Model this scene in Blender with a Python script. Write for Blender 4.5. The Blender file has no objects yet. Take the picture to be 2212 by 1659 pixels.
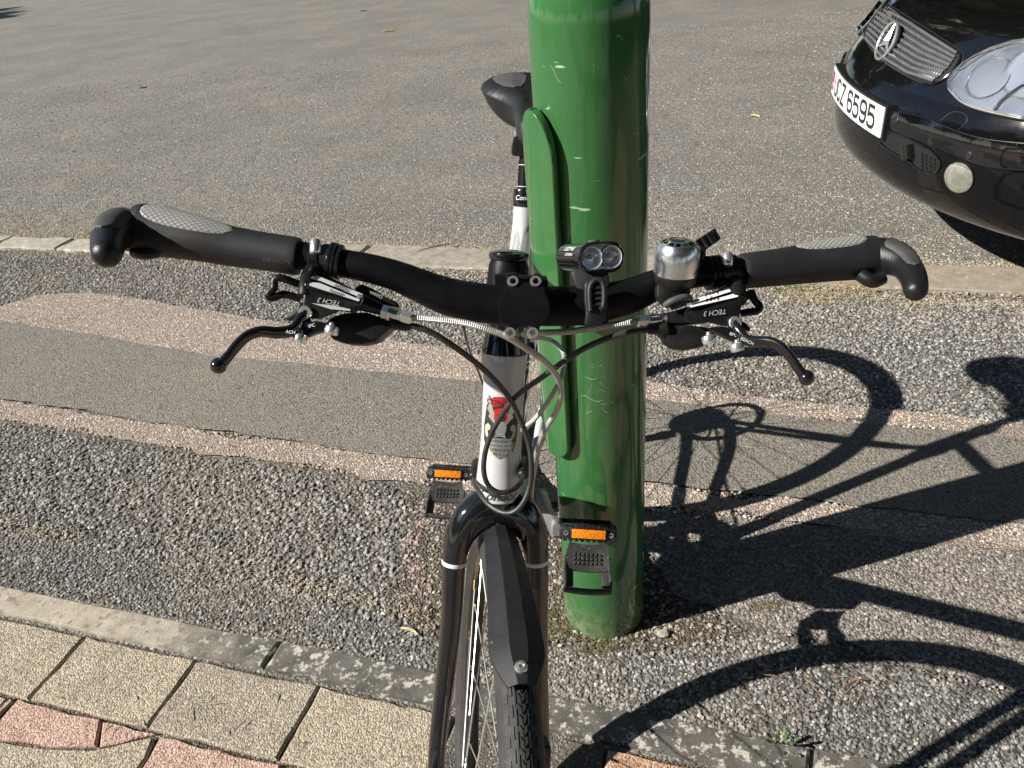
import bpy, bmesh, math, random
import numpy as np
from mathutils import Vector, Matrix, Quaternion
from mathutils.bvhtree import BVHTree
from mathutils.geometry import delaunay_2d_cdt
random.seed(7); rng = np.random.default_rng(7)
R = math.radians
V = Vector
scene = bpy.context.scene
col = scene.collection

# ------------------------------------------------------------------ camera, world, sun, exposure
HCAM = 1.1892
PITCH, ROLL, FPX = R(31.7794), R(5.4415), 1663.33
CAM = V((0, 0, HCAM))
FW = V((0, math.cos(PITCH), -math.sin(PITCH)))
_up0 = V((0, math.sin(PITCH), math.cos(PITCH))); _rt0 = V((1, 0, 0))
UP = _up0 * math.cos(ROLL) + _rt0 * math.sin(ROLL)
RT = _rt0 * math.cos(ROLL) - _up0 * math.sin(ROLL)
cam_d = bpy.data.cameras.new('camera'); cam = bpy.data.objects.new('camera', cam_d); col.objects.link(cam)
cam_d.sensor_width = 36; cam_d.lens = FPX / 2212 * 36; cam_d.clip_start = 0.02; cam_d.clip_end = 400
cam.matrix_world = Matrix((( RT.x, UP.x, -FW.x, CAM.x), (RT.y, UP.y, -FW.y, CAM.y), (RT.z, UP.z, -FW.z, CAM.z), (0, 0, 0, 1)))
scene.camera = cam
SUN_AZ, SUN_EL = R(12.686), R(34.65)           # direction in which the light travels
SD = V((math.cos(SUN_AZ) * math.cos(SUN_EL), math.sin(SUN_AZ) * math.cos(SUN_EL), -math.sin(SUN_EL)))
world = bpy.data.worlds.new('World'); scene.world = world; world.use_nodes = True
wn = world.node_tree.nodes; wl = world.node_tree.links
sky = wn.new('ShaderNodeTexSky'); sky.sky_type = 'NISHITA'; sky.sun_disc = False; sky.dust_density = 0.2; sky.air_density = 0.9
sky.sun_elevation = SUN_EL; sky.sun_rotation = math.atan2(-SD.x, -SD.y)
bg = wn['Background']; bg.inputs['Strength'].default_value = 0.05
wl.new(sky.outputs[0], bg.inputs['Color'])
sun_d = bpy.data.lights.new('sun', 'SUN'); sun_d.energy = 5.0; sun_d.angle = R(0.5); sun_d.color = (1.0, 0.955, 0.88)
sun = bpy.data.objects.new('sun', sun_d); col.objects.link(sun)
sun.rotation_euler = SD.to_track_quat('-Z', 'Y').to_euler()
scene.view_settings.view_transform = 'Standard'; scene.view_settings.look = 'None'
scene.view_settings.gamma = 1; scene.view_settings.exposure = 0.95; scene.view_settings.use_curve_mapping = False

# ------------------------------------------------------------------ measuring helpers (photo grid 2212 x 1659 -> places in the world)
def ray(u, v): return FW * FPX + RT * (u - 1106) - UP * (v - 829.5)
def at(u, v, d): return CAM + ray(u, v) * (d / FPX)
def atz(u, v, z=0.0):
    r = ray(u, v); return CAM + r * ((z - HCAM) / r.z)

# ------------------------------------------------------------------ materials
def ramp(nt, fac, stops, interp='LINEAR'):
    n = nt.nodes.new('ShaderNodeValToRGB'); n.color_ramp.interpolation = interp
    e = n.color_ramp.elements
    while len(e) < len(stops): e.new(0.5)
    for i, (p, c) in enumerate(stops):
        e[i].position = p; e[i].color = (*c, 1) if len(c) == 3 else c
    if fac is not None: nt.links.new(fac, n.inputs[0])
    return n.outputs[0]
def g3(x): return (x, x, x)
def noise(nt, scale, detail=4, rough=0.6, vec=None):
    n = nt.nodes.new('ShaderNodeTexNoise'); n.inputs['Scale'].default_value = scale
    n.inputs['Detail'].default_value = detail; n.inputs['Roughness'].default_value = rough
    nt.links.new(vec if vec is not None else coord(nt), n.inputs['Vector']); return n.outputs[0]
def voro(nt, scale, out='Distance', feature='F1', vec=None):
    n = nt.nodes.new('ShaderNodeTexVoronoi'); n.inputs['Scale'].default_value = scale; n.feature = feature
    nt.links.new(vec if vec is not None else coord(nt), n.inputs['Vector']); return n.outputs[out]
def coord(nt, kind='Object'):
    for n in nt.nodes:
        if n.type == 'TEX_COORD': return n.outputs[kind]
    return nt.nodes.new('ShaderNodeTexCoord').outputs[kind]
def mixc(nt, fac, a, b, mode='MIX'):
    n = nt.nodes.new('ShaderNodeMix'); n.data_type = 'RGBA'; n.blend_type = mode
    for s, x in ((0, fac), (6, a), (7, b)):
        if isinstance(x, (int, float)): n.inputs[s].default_value = x
        elif isinstance(x, tuple): n.inputs[s].default_value = (*x, 1)
        else: nt.links.new(x, n.inputs[s])
    return n.outputs[2]
def mth(nt, op, a, b=0.0):
    n = nt.nodes.new('ShaderNodeMath'); n.operation = op
    for s, x in ((0, a), (1, b)):
        if isinstance(x, (int, float)): n.inputs[s].default_value = x
        else: nt.links.new(x, n.inputs[s])
    return n.outputs[0]
def bump(nt, h, strength, dist, base=None):
    n = nt.nodes.new('ShaderNodeBump'); n.inputs['Strength'].default_value = strength; n.inputs['Distance'].default_value = dist
    nt.links.new(h, n.inputs['Height'])
    if base is not None: nt.links.new(base, n.inputs['Normal'])
    return n.outputs[0]
def mat(name, color=(0.5,)*3, rough=0.5, metal=0.0, coat=0.0, spec=None, trans=0.0, fn=None):
    m = bpy.data.materials.new(name); m.use_nodes = True
    b = m.node_tree.nodes['Principled BSDF']
    b.inputs['Base Color'].default_value = (*color, 1); b.inputs['Roughness'].default_value = rough
    b.inputs['Metallic'].default_value = metal; b.inputs['Coat Weight'].default_value = coat
    b.inputs['Coat Roughness'].default_value = 0.03
    if spec is not None: b.inputs['Specular IOR Level'].default_value = spec
    if trans: b.inputs['Transmission Weight'].default_value = trans
    if fn: fn(m.node_tree, b)
    return m
def worn(col_a, col_b, scale=40, rlo=0.3, rhi=0.5, bstr=0.0, bscale=300, speck=None):
    """a plain finish with slight mottling, dust specks and a breath of surface relief"""
    def fn(nt, b):
        n = noise(nt, scale, 5)
        c = ramp(nt, n, [(0.35, col_a), (0.7, col_b)])
        if speck:
            s = ramp(nt, noise(nt, speck[0], 2), [(speck[1], g3(0)), (speck[1] + 0.04, g3(1))])
            c = mixc(nt, s, c, speck[2])
        nt.links.new(c, b.inputs['Base Color'])
        nt.links.new(ramp(nt, noise(nt, scale * 2.3, 4), [(0.3, g3(rlo)), (0.7, g3(rhi))]), b.inputs['Roughness'])
        if bstr: nt.links.new(bump(nt, noise(nt, bscale, 3), bstr, 0.001), b.inputs['Normal'])
    return fn
M = {}
M['bar'] = mat('black_anodised', fn=worn((0.003, 0.0032, 0.0042), (0.0052, 0.0055, 0.007), 60, 0.40, 0.52, 0.12, 900, (160, 0.77, (0.04, 0.038, 0.035))), spec=0.12)
M['gloss'] = mat('black_gloss_paint', fn=worn((0.006, 0.006, 0.007), (0.009, 0.009, 0.010), 50, 0.08, 0.16, 0, 0, (220, 0.76, (0.10, 0.09, 0.08))), coat=0.6)
M['plastic'] = mat('black_plastic', fn=worn((0.006, 0.006, 0.0065), (0.012, 0.012, 0.012), 70, 0.32, 0.5, 0.1, 800, (240, 0.75, (0.07, 0.066, 0.06))), spec=0.35)
M['satin'] = mat('black_satin_metal', fn=worn((0.006, 0.006, 0.0065), (0.010, 0.010, 0.011), 90, 0.2, 0.34, 0.05, 900, (260, 0.77, (0.09, 0.085, 0.08))), spec=0.4)
M['rubber'] = mat('tyre_rubber', fn=worn((0.016, 0.016, 0.016), (0.032, 0.031, 0.029), 60, 0.6, 0.8, 0.2, 700, (150, 0.7, (0.09, 0.085, 0.075))))
M['grip'] = mat('grip_rubber', fn=worn((0.013, 0.0135, 0.015), (0.020, 0.0205, 0.022), 50, 0.5, 0.64, 0.25, 1400, (190, 0.74, (0.08, 0.08, 0.076))), spec=0.3)
M['guard'] = mat('matt_guard_plastic', fn=worn((0.011, 0.011, 0.012), (0.017, 0.017, 0.0185), 45, 0.42, 0.6, 0.2, 1200, (130, 0.75, (0.08, 0.075, 0.068))), spec=0.3)
M['horn'] = mat('bar_end_plastic', fn=worn((0.007, 0.007, 0.008), (0.013, 0.013, 0.014), 60, 0.28, 0.40, 0.3, 1100), spec=0.35)
def padfn(nt, b):
    uv = coord(nt, 'UV') if False else None
    t = nt.nodes.new('ShaderNodeTexCoord'); sx = nt.nodes.new('ShaderNodeSeparateXYZ'); nt.links.new(t.outputs['UV'], sx.inputs[0])
    a = mth(nt, 'ADD', sx.outputs[0], mth(nt, 'MULTIPLY', sx.outputs[1], 1.5)); c = mth(nt, 'SUBTRACT', sx.outputs[0], mth(nt, 'MULTIPLY', sx.outputs[1], 1.5))
    ha = mth(nt, 'ABSOLUTE', mth(nt, 'SUBTRACT', mth(nt, 'FRACT', mth(nt, 'MULTIPLY', a, 210.0)), 0.5))
    hc = mth(nt, 'ABSOLUTE', mth(nt, 'SUBTRACT', mth(nt, 'FRACT', mth(nt, 'MULTIPLY', c, 210.0)), 0.5))
    h = mth(nt, 'MAXIMUM', ha, hc)
    line = ramp(nt, h, [(0.38, g3(1)), (0.47, g3(0))])
    cc = mixc(nt, line, (0.10, 0.10, 0.10), (0.30, 0.295, 0.28))
    nt.links.new(cc, b.inputs['Base Color']); nt.links.new(bump(nt, line, 0.9, 0.0006), b.inputs['Normal'])
M['pad'] = mat('grey_diamond_pad', rough=0.6, fn=padfn)
M['horngrip'] = mat('ribbed_inlay_rubber', fn=worn((0.034, 0.034, 0.034), (0.052, 0.052, 0.052), 60, 0.55, 0.7, 0.2, 900))
M['silver'] = mat('polished_alloy', (0.84, 0.83, 0.81), 0.24, 0.88)
M['steel'] = mat('stainless_spoke', (0.60, 0.59, 0.57), 0.34, 0.8)
M['brass'] = mat('brass_nipple', (0.62, 0.45, 0.22), 0.3, 1.0)
M['chrome'] = mat('bell_chrome', fn=lambda nt, b: (nt.links.new(ramp(nt, noise(nt, 55, 5), [(0.3, (0.72, 0.74, 0.76)), (0.7, (0.88, 0.89, 0.90))]), b.inputs['Base Color']),
      nt.links.new(ramp(nt, noise(nt, 80, 4), [(0.35, g3(0.20)), (0.75, g3(0.36))]), b.inputs['Roughness'])), metal=1.0)
M['darkmetal'] = mat('dark_chain_steel', fn=worn((0.05, 0.048, 0.045), (0.12, 0.115, 0.105), 90, 0.35, 0.55), metal=0.8)
M['crank'] = mat('grey_alloy_crank', fn=worn((0.16, 0.16, 0.155), (0.24, 0.24, 0.23), 50, 0.4, 0.55, 0.1, 500), metal=0.4)
M['rim'] = mat('anodised_rim', fn=worn((0.035, 0.032, 0.028), (0.055, 0.05, 0.043), 60, 0.4, 0.55, 0, 0, (140, 0.70, (0.12, 0.11, 0.09))), metal=0.5)
M['white'] = mat('white_frame_paint', fn=worn((0.45, 0.455, 0.462), (0.49, 0.492, 0.49), 20, 0.10, 0.2, 0, 0, (200, 0.78, (0.3, 0.28, 0.25))), coat=0.5)
M['band'] = mat('white_band', (0.62, 0.62, 0.61), 0.35)
def hosefn(nt, b):
    t = nt.nodes.new('ShaderNodeTexCoord'); sx = nt.nodes.new('ShaderNodeSeparateXYZ'); nt.links.new(t.outputs['UV'], sx.inputs[0])
    a = mth(nt, 'ADD', mth(nt, 'MULTIPLY', sx.outputs[0], 620.0), mth(nt, 'MULTIPLY', sx.outputs[1], 6.0))
    c = mth(nt, 'SUBTRACT', mth(nt, 'MULTIPLY', sx.outputs[0], 620.0), mth(nt, 'MULTIPLY', sx.outputs[1], 6.0))
    h = mth(nt, 'MULTIPLY', mth(nt, 'SINE', mth(nt, 'MULTIPLY', a, 3.1416)), mth(nt, 'SINE', mth(nt, 'MULTIPLY', c, 3.1416)))
    nt.links.new(ramp(nt, h, [(0.0, (0.36, 0.35, 0.33)), (0.6, (0.76, 0.75, 0.72))]), b.inputs['Base Color'])
    nt.links.new(bump(nt, h, 0.8, 0.0004), b.inputs['Normal'])
M['hose'] = mat('braided_steel_hose', rough=0.36, metal=0.55, fn=hosefn)
M['cable'] = mat('black_cable_housing', fn=worn((0.018, 0.018, 0.018), (0.035, 0.034, 0.033), 70, 0.35, 0.5, 0.1, 600))
M['orange'] = mat('amber_reflector', rough=0.15, fn=lambda nt, b: (nt.links.new(mixc(nt, ramp(nt, voro(nt, 420, 'Distance'), [(0.2, g3(0)), (0.6, g3(1))]), (0.90, 0.30, 0.015), (0.55, 0.13, 0.005)), b.inputs['Base Color']),
      nt.links.new(bump(nt, voro(nt, 420), 0.8, 0.0006), b.inputs['Normal'])))
M['pedal'] = mat('pedal_metal', fn=worn((0.03, 0.03, 0.032), (0.10, 0.10, 0.105), 120, 0.2, 0.4, 0.1, 600), metal=0.8)
M['clip'] = mat('toe_clip_plastic', fn=worn((0.020, 0.020, 0.020), (0.045, 0.043, 0.040), 70, 0.4, 0.6, 0.2, 900, (160, 0.66, (0.12, 0.11, 0.095))))
M['saddle'] = mat('saddle_vinyl', fn=worn((0.010, 0.0105, 0.012), (0.016, 0.0165, 0.018), 60, 0.34, 0.46, 0.25, 1500), spec=0.4)
M['fabric'] = mat('saddle_fabric', fn=worn((0.045, 0.040, 0.045), (0.10, 0.09, 0.095), 420, 0.8, 0.95, 0.6, 1400))
M['printw'] = mat('white_print', (0.70, 0.70, 0.68), 0.4)
M['capsilver'] = mat('brushed_silver_print', (0.78, 0.78, 0.78), 0.4, 0.1)
M['printk'] = mat('black_print', (0.02, 0.02, 0.02), 0.4)
M['printg'] = mat('grey_print', (0.36, 0.36, 0.35), 0.4)
M['red'] = mat('badge_red', (0.45, 0.02, 0.02), 0.25)
M['cream'] = mat('badge_cream', (0.45, 0.47, 0.28), 0.35)
M['bsilver'] = mat('badge_silver', (0.72, 0.71, 0.68), 0.3, 0.9)
M['lens'] = mat('clear_lens', (0.95, 0.97, 1.0), 0.02, trans=1.0)
M['lensbowl'] = mat('reflector_chrome', (0.80, 0.82, 0.86), 0.15, 0.6)
M['led'] = mat('yellow_led', (0.72, 0.62, 0.08), 0.4)
def greenfn(nt, b):
    v = coord(nt)
    base = ramp(nt, noise(nt, 9, 5), [(0.3, (0.029, 0.108, 0.033)), (0.7, (0.034, 0.122, 0.038))])
    mp = nt.nodes.new('ShaderNodeMapping'); mp.inputs['Scale'].default_value = (14, 14, 90); mp.inputs['Rotation'].default_value = (0.25, 0.15, 0); nt.links.new(v, mp.inputs[0])
    sc = ramp(nt, noise(nt, 1.0, 2, 0.5, mp.outputs[0]), [(0.735, g3(0)), (0.755, g3(1))])
    c = mixc(nt, mth(nt, 'MULTIPLY', sc, 0.7), base, (0.42, 0.55, 0.42))
    sx = nt.nodes.new('ShaderNodeSeparateXYZ'); nt.links.new(v, sx.inputs[0])
    low = nt.nodes.new('ShaderNodeMapRange'); low.inputs[1].default_value = 0.10; low.inputs[2].default_value = 0.0; nt.links.new(sx.outputs[2], low.inputs[0])
    dirt = mth(nt, 'MULTIPLY', low.outputs[0], ramp(nt, noise(nt, 60, 6, 0.7), [(0.4, g3(0)), (0.62, g3(1))]))
    c = mixc(nt, mth(nt, 'MULTIPLY', dirt, 0.75), c, (0.26, 0.21, 0.14))
    nt.links.new(c, b.inputs['Base Color'])
    nt.links.new(mth(nt, 'ADD', ramp(nt, noise(nt, 30, 4), [(0.3, g3(0.10)), (0.75, g3(0.2))]), mth(nt, 'MULTIPLY', dirt, 0.5)), b.inputs['Roughness'])
    mp2 = nt.nodes.new('ShaderNodeMapping'); mp2.inputs['Scale'].default_value = (26, 26, 5); nt.links.new(v, mp2.inputs[0])
    n1 = bump(nt, noise(nt, 1.0, 3, 0.5, mp2.outputs[0]), 0.18, 0.006)
    nt.links.new(bump(nt, noise(nt, 420, 2), 0.05, 0.001, n1), b.inputs['Normal'])
M['green'] = mat('green_post_paint', coat=0.4, fn=greenfn)
M['scratch'] = mat('scratched_paint', (0.30, 0.42, 0.30), 0.5)
M['rust'] = mat('worn_primer', fn=worn((0.30, 0.22, 0.14), (0.42, 0.38, 0.30), 120, 0.6, 0.8))
# car
def carfn(nt, b):
    s = ramp(nt, noise(nt, 210, 2), [(0.735, g3(0)), (0.76, g3(1))])
    nt.links.new(mixc(nt, s, (0.0035, 0.0036, 0.0042), (0.25, 0.23, 0.2)), b.inputs['Base Color'])
    nt.links.new(ramp(nt, noise(nt, 12, 5), [(0.3, g3(0.06)), (0.7, g3(0.14))]), b.inputs['Roughness'])
M['car'] = mat('black_car_paint', coat=1.0, spec=0.5, fn=carfn)
M['carlow'] = mat('black_bumper_paint', coat=0.4, spec=0.3, fn=carfn)
M['carmatt'] = mat('black_intake_plastic', (0.008, 0.008, 0.008), 0.5)
M['grille'] = mat('grille_grey', fn=worn((0.10, 0.10, 0.102), (0.15, 0.15, 0.155), 40, 0.35, 0.5), metal=0.3)
M['plate'] = mat('plate_white', fn=worn((0.70, 0.70, 0.69), (0.76, 0.76, 0.75), 15, 0.3, 0.4))
M['flagr'] = mat('plate_flag_red', (0.62, 0.07, 0.10), 0.4); M['flagb'] = mat('plate_flag_blue', (0.05, 0.09, 0.35), 0.4)
def hlfn(nt, b):
    w = nt.nodes.new('ShaderNodeTexWave'); w.inputs['Scale'].default_value = 22; w.bands_direction = 'Y'; nt.links.new(coord(nt), w.inputs['Vector'])
    pass
M['hllens'] = mat('headlight_glass', (0.97, 0.98, 1.0), 0.03, trans=1.0, fn=hlfn)
def hbfn(nt, b):
    nt.links.new(ramp(nt, noise(nt, 9, 3), [(0.3, (0.36, 0.39, 0.42)), (0.7, (0.62, 0.65, 0.67))]), b.inputs['Base Color'])
    w = nt.nodes.new('ShaderNodeTexWave'); w.inputs['Scale'].default_value = 24; w.bands_direction = 'Y'; nt.links.new(coord(nt), w.inputs['Vector'])
    nt.links.new(bump(nt, w.outputs[1], 0.10, 0.002), b.inputs['Normal'])
M['hlbowl'] = mat('headlight_reflector', rough=0.24, metal=0.85, fn=hbfn)
M['hlring'] = mat('headlight_bowl', (0.58, 0.61, 0.64), 0.25, 0.85)
M['foggl'] = mat('fog_glass', fn=worn((0.40, 0.42, 0.33), (0.66, 0.66, 0.58), 22, 0.08, 0.18), metal=0.75, coat=0.6)
M['glass'] = mat('dark_car_glass', (0.02, 0.025, 0.03), 0.04, coat=1.0)

# ------------------------------------------------------------------ mesh builder
def root_loc(p):
    l = V((0, 0, 0))
    while p is not None: l += p.location; p = p.parent
    return l
class MB:
    def __init__(s): s.v = []; s.f = []; s.uv = []
    def add(s, vs, fs, uvs=None):
        o = len(s.v); s.v += [V(x) for x in vs]; s.f += [tuple(i + o for i in f) for f in fs]
        s.uv += (uvs if uvs is not None else [(0, 0)] * len(vs)); return s
    def tube(s, pts, r, seg=12, cap=True, closed=False, flat=1.0, upv=None):
        pts = [V(p) for p in pts]; n = len(pts)
        rs = list(r) if isinstance(r, (list, tuple)) else [r] * n
        fr = None; vs = []; uvs = []; L = 0
        for i, p in enumerate(pts):
            if closed: t = pts[(i + 1) % n] - pts[i - 1]
            else: t = pts[min(i + 1, n - 1)] - pts[max(i - 1, 0)]
            t.normalize()
            if i: L += (p - pts[i - 1]).length
            if fr is None or upv is not None:
                a = V(upv) if upv is not None else (V((0, 0, 1)) if abs(t.z) < 0.9 else V((1, 0, 0)))
                fr = (a - t * a.dot(t)).normalized()
            else: fr = (fr - t * fr.dot(t)).normalized()
            bn = t.cross(fr)
            for k in range(seg):
                a = 2 * math.pi * k / seg
                vs.append(p + fr * (math.cos(a) * rs[i]) + bn * (math.sin(a) * rs[i] * flat)); uvs.append((L, k / seg * 2 if k <= seg / 2 else (seg - k) / seg * 2))
        fs = []
        for i in range(n if closed else n - 1):
            j = (i + 1) % n
            for k in range(seg):
                k2 = (k + 1) % seg
                fs.append((i * seg + k, i * seg + k2, j * seg + k2, j * seg + k))
        if cap and not closed:
            fs.append(tuple(range(seg - 1, -1, -1))); fs.append(tuple((n - 1) * seg + k for k in range(seg)))
        return s.add(vs, fs, uvs)
    def rod(s, pts, r, seg=12, rnd=0.5):
        """tube with rounded ends"""
        pts = [V(p) for p in pts]; rs = list(r) if isinstance(r, (list, tuple)) else [r] * len(pts)
        a = (pts[0] - pts[1]).normalized(); b = (pts[-1] - pts[-2]).normalized()
        e = [(1.0, 0.15), (0.92, 0.45), (0.7, 0.75), (0.38, 0.93)]
        P = [pts[0] + a * rs[0] * h * rnd for h, q in e] + pts + [pts[-1] + b * rs[-1] * h * rnd for h, q in reversed(e)]
        RR = [rs[0] * q for h, q in e] + rs + [rs[-1] * q for h, q in reversed(e)]
        return s.tube(P, RR, seg)
    def lathe(s, prof, o, ax, seg=24, cap=True, arc=None):
        o = V(o); ax = V(ax).normalized(); e1 = ax.orthogonal().normalized(); e2 = ax.cross(e1)
        vs = []; fs = []
        for (r, h) in prof:
            for k in range(seg):
                a = 2 * math.pi * k / seg
                vs.append(o + ax * h + (e1 * math.cos(a) + e2 * math.sin(a)) * r)
        n = len(prof)
        for i in range(n - 1):
            for k in range(seg):
                k2 = (k + 1) % seg; fs.append((i * seg + k, i * seg + k2, (i + 1) * seg + k2, (i + 1) * seg + k))
        if cap: fs.append(tuple(range(seg - 1, -1, -1))); fs.append(tuple((n - 1) * seg + k for k in range(seg)))
        return s.add(vs, fs)
    def box(s, c, ex, ey, ez, bev=0.0, seg=2):
        """box with centre c and half-axis vectors ex, ey, ez"""
        bm = bmesh.new(); bmesh.ops.create_cube(bm, size=2)
        L = (V(ex).length, V(ey).length, V(ez).length)
        for v in bm.verts: v.co = V((v.co.x * L[0], v.co.y * L[1], v.co.z * L[2]))
        if bev: bmesh.ops.bevel(bm, geom=bm.edges[:], offset=min(bev, 0.95 * min(L)), segments=seg, affect='EDGES', profile=0.5)
        bm.verts.index_update(); E = [V(ex).normalized(), V(ey).normalized(), V(ez).normalized()]
        s.add([V(c) + E[0] * v.co.x + E[1] * v.co.y + E[2] * v.co.z for v in bm.verts], [[v.index for v in f.verts] for f in bm.faces]); bm.free(); return s
    def prism(s, front, back, bev=0.0, seg=2):
        """closed prism between two matching outlines"""
        bm = bmesh.new(); a = [bm.verts.new(V(p)) for p in front]; b = [bm.verts.new(V(p)) for p in back]; n = len(a)
        bm.faces.new(a); bm.faces.new(b[::-1])
        for i in range(n): bm.faces.new((a[i], b[i], b[(i + 1) % n], a[(i + 1) % n]))
        bmesh.ops.recalc_face_normals(bm, faces=bm.faces[:])
        if bev: bmesh.ops.bevel(bm, geom=bm.edges[:], offset=bev, segments=seg, affect='EDGES', profile=0.5, clamp_overlap=True)
        bm.verts.index_update()
        s.add([v.co.copy() for v in bm.verts], [[v.index for v in f.verts] for f in bm.faces]); bm.free(); return s
    def plate(s, outline, d, th, bev=0.0, n=None):
        """outline in photo grid points (u, v[, depth]) laid at depth d, th thick (away from the camera or along n)"""
        fr = [at(p[0], p[1], p[2] if len(p) > 2 else d) for p in outline]
        nn = V(n) if n is not None else FW
        return s.prism(fr, [p + nn * th for p in fr], bev)
    def strip(s, A, B):
        n = len(A); return s.add(list(A) + list(B), [(i, i + 1, n + i + 1, n + i) for i in range(n - 1)])
    def grid(s, P, uv=None):
        h, w = len(P), len(P[0]); vs = [p for row in P for p in row]
        return s.add(vs, [(i * w + j, i * w + j + 1, (i + 1) * w + j + 1, (i + 1) * w + j) for i in range(h - 1) for j in range(w - 1)], [q for row in uv for q in row] if uv else None)
    def mesh(s, name, m, off=V((0, 0, 0)), ang=38, recalc=True):
        me = bpy.data.meshes.new(name); me.from_pydata([tuple(x - off) for x in s.v], [], s.f)
        uvl = me.uv_layers.new(name='UVMap'); li = np.empty(len(me.loops), dtype=np.int32); me.loops.foreach_get('vertex_index', li)
        uvl.data.foreach_set('uv', np.array(s.uv, dtype=np.float32)[li].ravel())
        if recalc:
            bm = bmesh.new(); bm.from_mesh(me); bmesh.ops.recalc_face_normals(bm, faces=bm.faces[:]); bm.to_mesh(me); bm.free()
        me.polygons.foreach_set('use_smooth', [True] * len(me.polygons)); me.set_sharp_from_angle(angle=R(ang))
        me.materials.append(M[m] if isinstance(m, str) else m); me.update(); return me
    def build(s, name, m, parent=None, ang=38, recalc=True, loc=None):
        off = root_loc(parent) if parent else (V(loc) if loc is not None else V((0, 0, 0)))
        o = bpy.data.objects.new(name, s.mesh(name, m, off, ang, recalc)); col.objects.link(o)
        if parent: o.parent = parent
        elif loc is not None: o.location = loc
        return o
def tag(o, label=None, cat=None, group=None, kind=None):
    for k, x in (('label', label), ('category', cat), ('group', group), ('kind', kind)):
        if x: o[k] = x
    return o
def empty(name, loc):
    o = bpy.data.objects.new(name, None); o.location = loc; o.empty_display_size = 0.1; col.objects.link(o); return o
def inst(src, name, parent, mw):
    """copy of a part sharing its mesh, placed by a world matrix"""
    o = src.copy(); o.name = name; col.objects.link(o); o.parent = parent
    o.matrix_local = Matrix.Translation(-root_loc(parent)) @ mw; return o
def spline(pts, n=8):
    pts = [V(p) for p in pts]; out = []
    for i in range(len(pts) - 1):
        p0 = pts[max(i - 1, 0)]; p1 = pts[i]; p2 = pts[i + 1]; p3 = pts[min(i + 2, len(pts) - 1)]
        for k in range(n):
            t = k / n
            out.append(0.5 * ((2 * p1) + (p2 - p0) * t + (2 * p0 - 5 * p1 + 4 * p2 - p3) * t * t + (3 * p1 - p0 - 3 * p2 + p3) * t ** 3))
    out.append(pts[-1]); return out
def lerps(vals, n):
    """match spline(): interpolate radii"""
    out = []
    for i in range(len(vals) - 1):
        out += [vals[i] + (vals[i + 1] - vals[i]) * k / n for k in range(n)]
    return out + [vals[-1]]
def text(name, body, fmap, m, parent, height=1.0, bold=False, shear=0.0, align='CENTER', spacing=1.0, offset=0.0):
    c = bpy.data.curves.new('lettering', 'FONT'); c.body = body; c.size = 1.0; c.align_x = align; c.align_y = 'CENTER'; c.shear = shear; c.resolution_u = 3; c.space_character = spacing; c.offset = offset
    o = bpy.data.objects.new('lettering', c); col.objects.link(o)
    me = bpy.data.meshes.new_from_object(o.evaluated_get(bpy.context.evaluated_depsgraph_get()))
    mb = MB(); mb.add([fmap(v.co.x * height, v.co.y * height) for v in me.vertices], [list(p.vertices) for p in me.polygons])
    bpy.data.objects.remove(o); bpy.data.curves.remove(c); bpy.data.meshes.remove(me)
    return mb.build(name, m, parent, recalc=False)
def flat(o, ex, ey):
    o = V(o); ex = V(ex).normalized(); ey = V(ey).normalized()
    return lambda x, y: o + ex * x + ey * y

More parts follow.
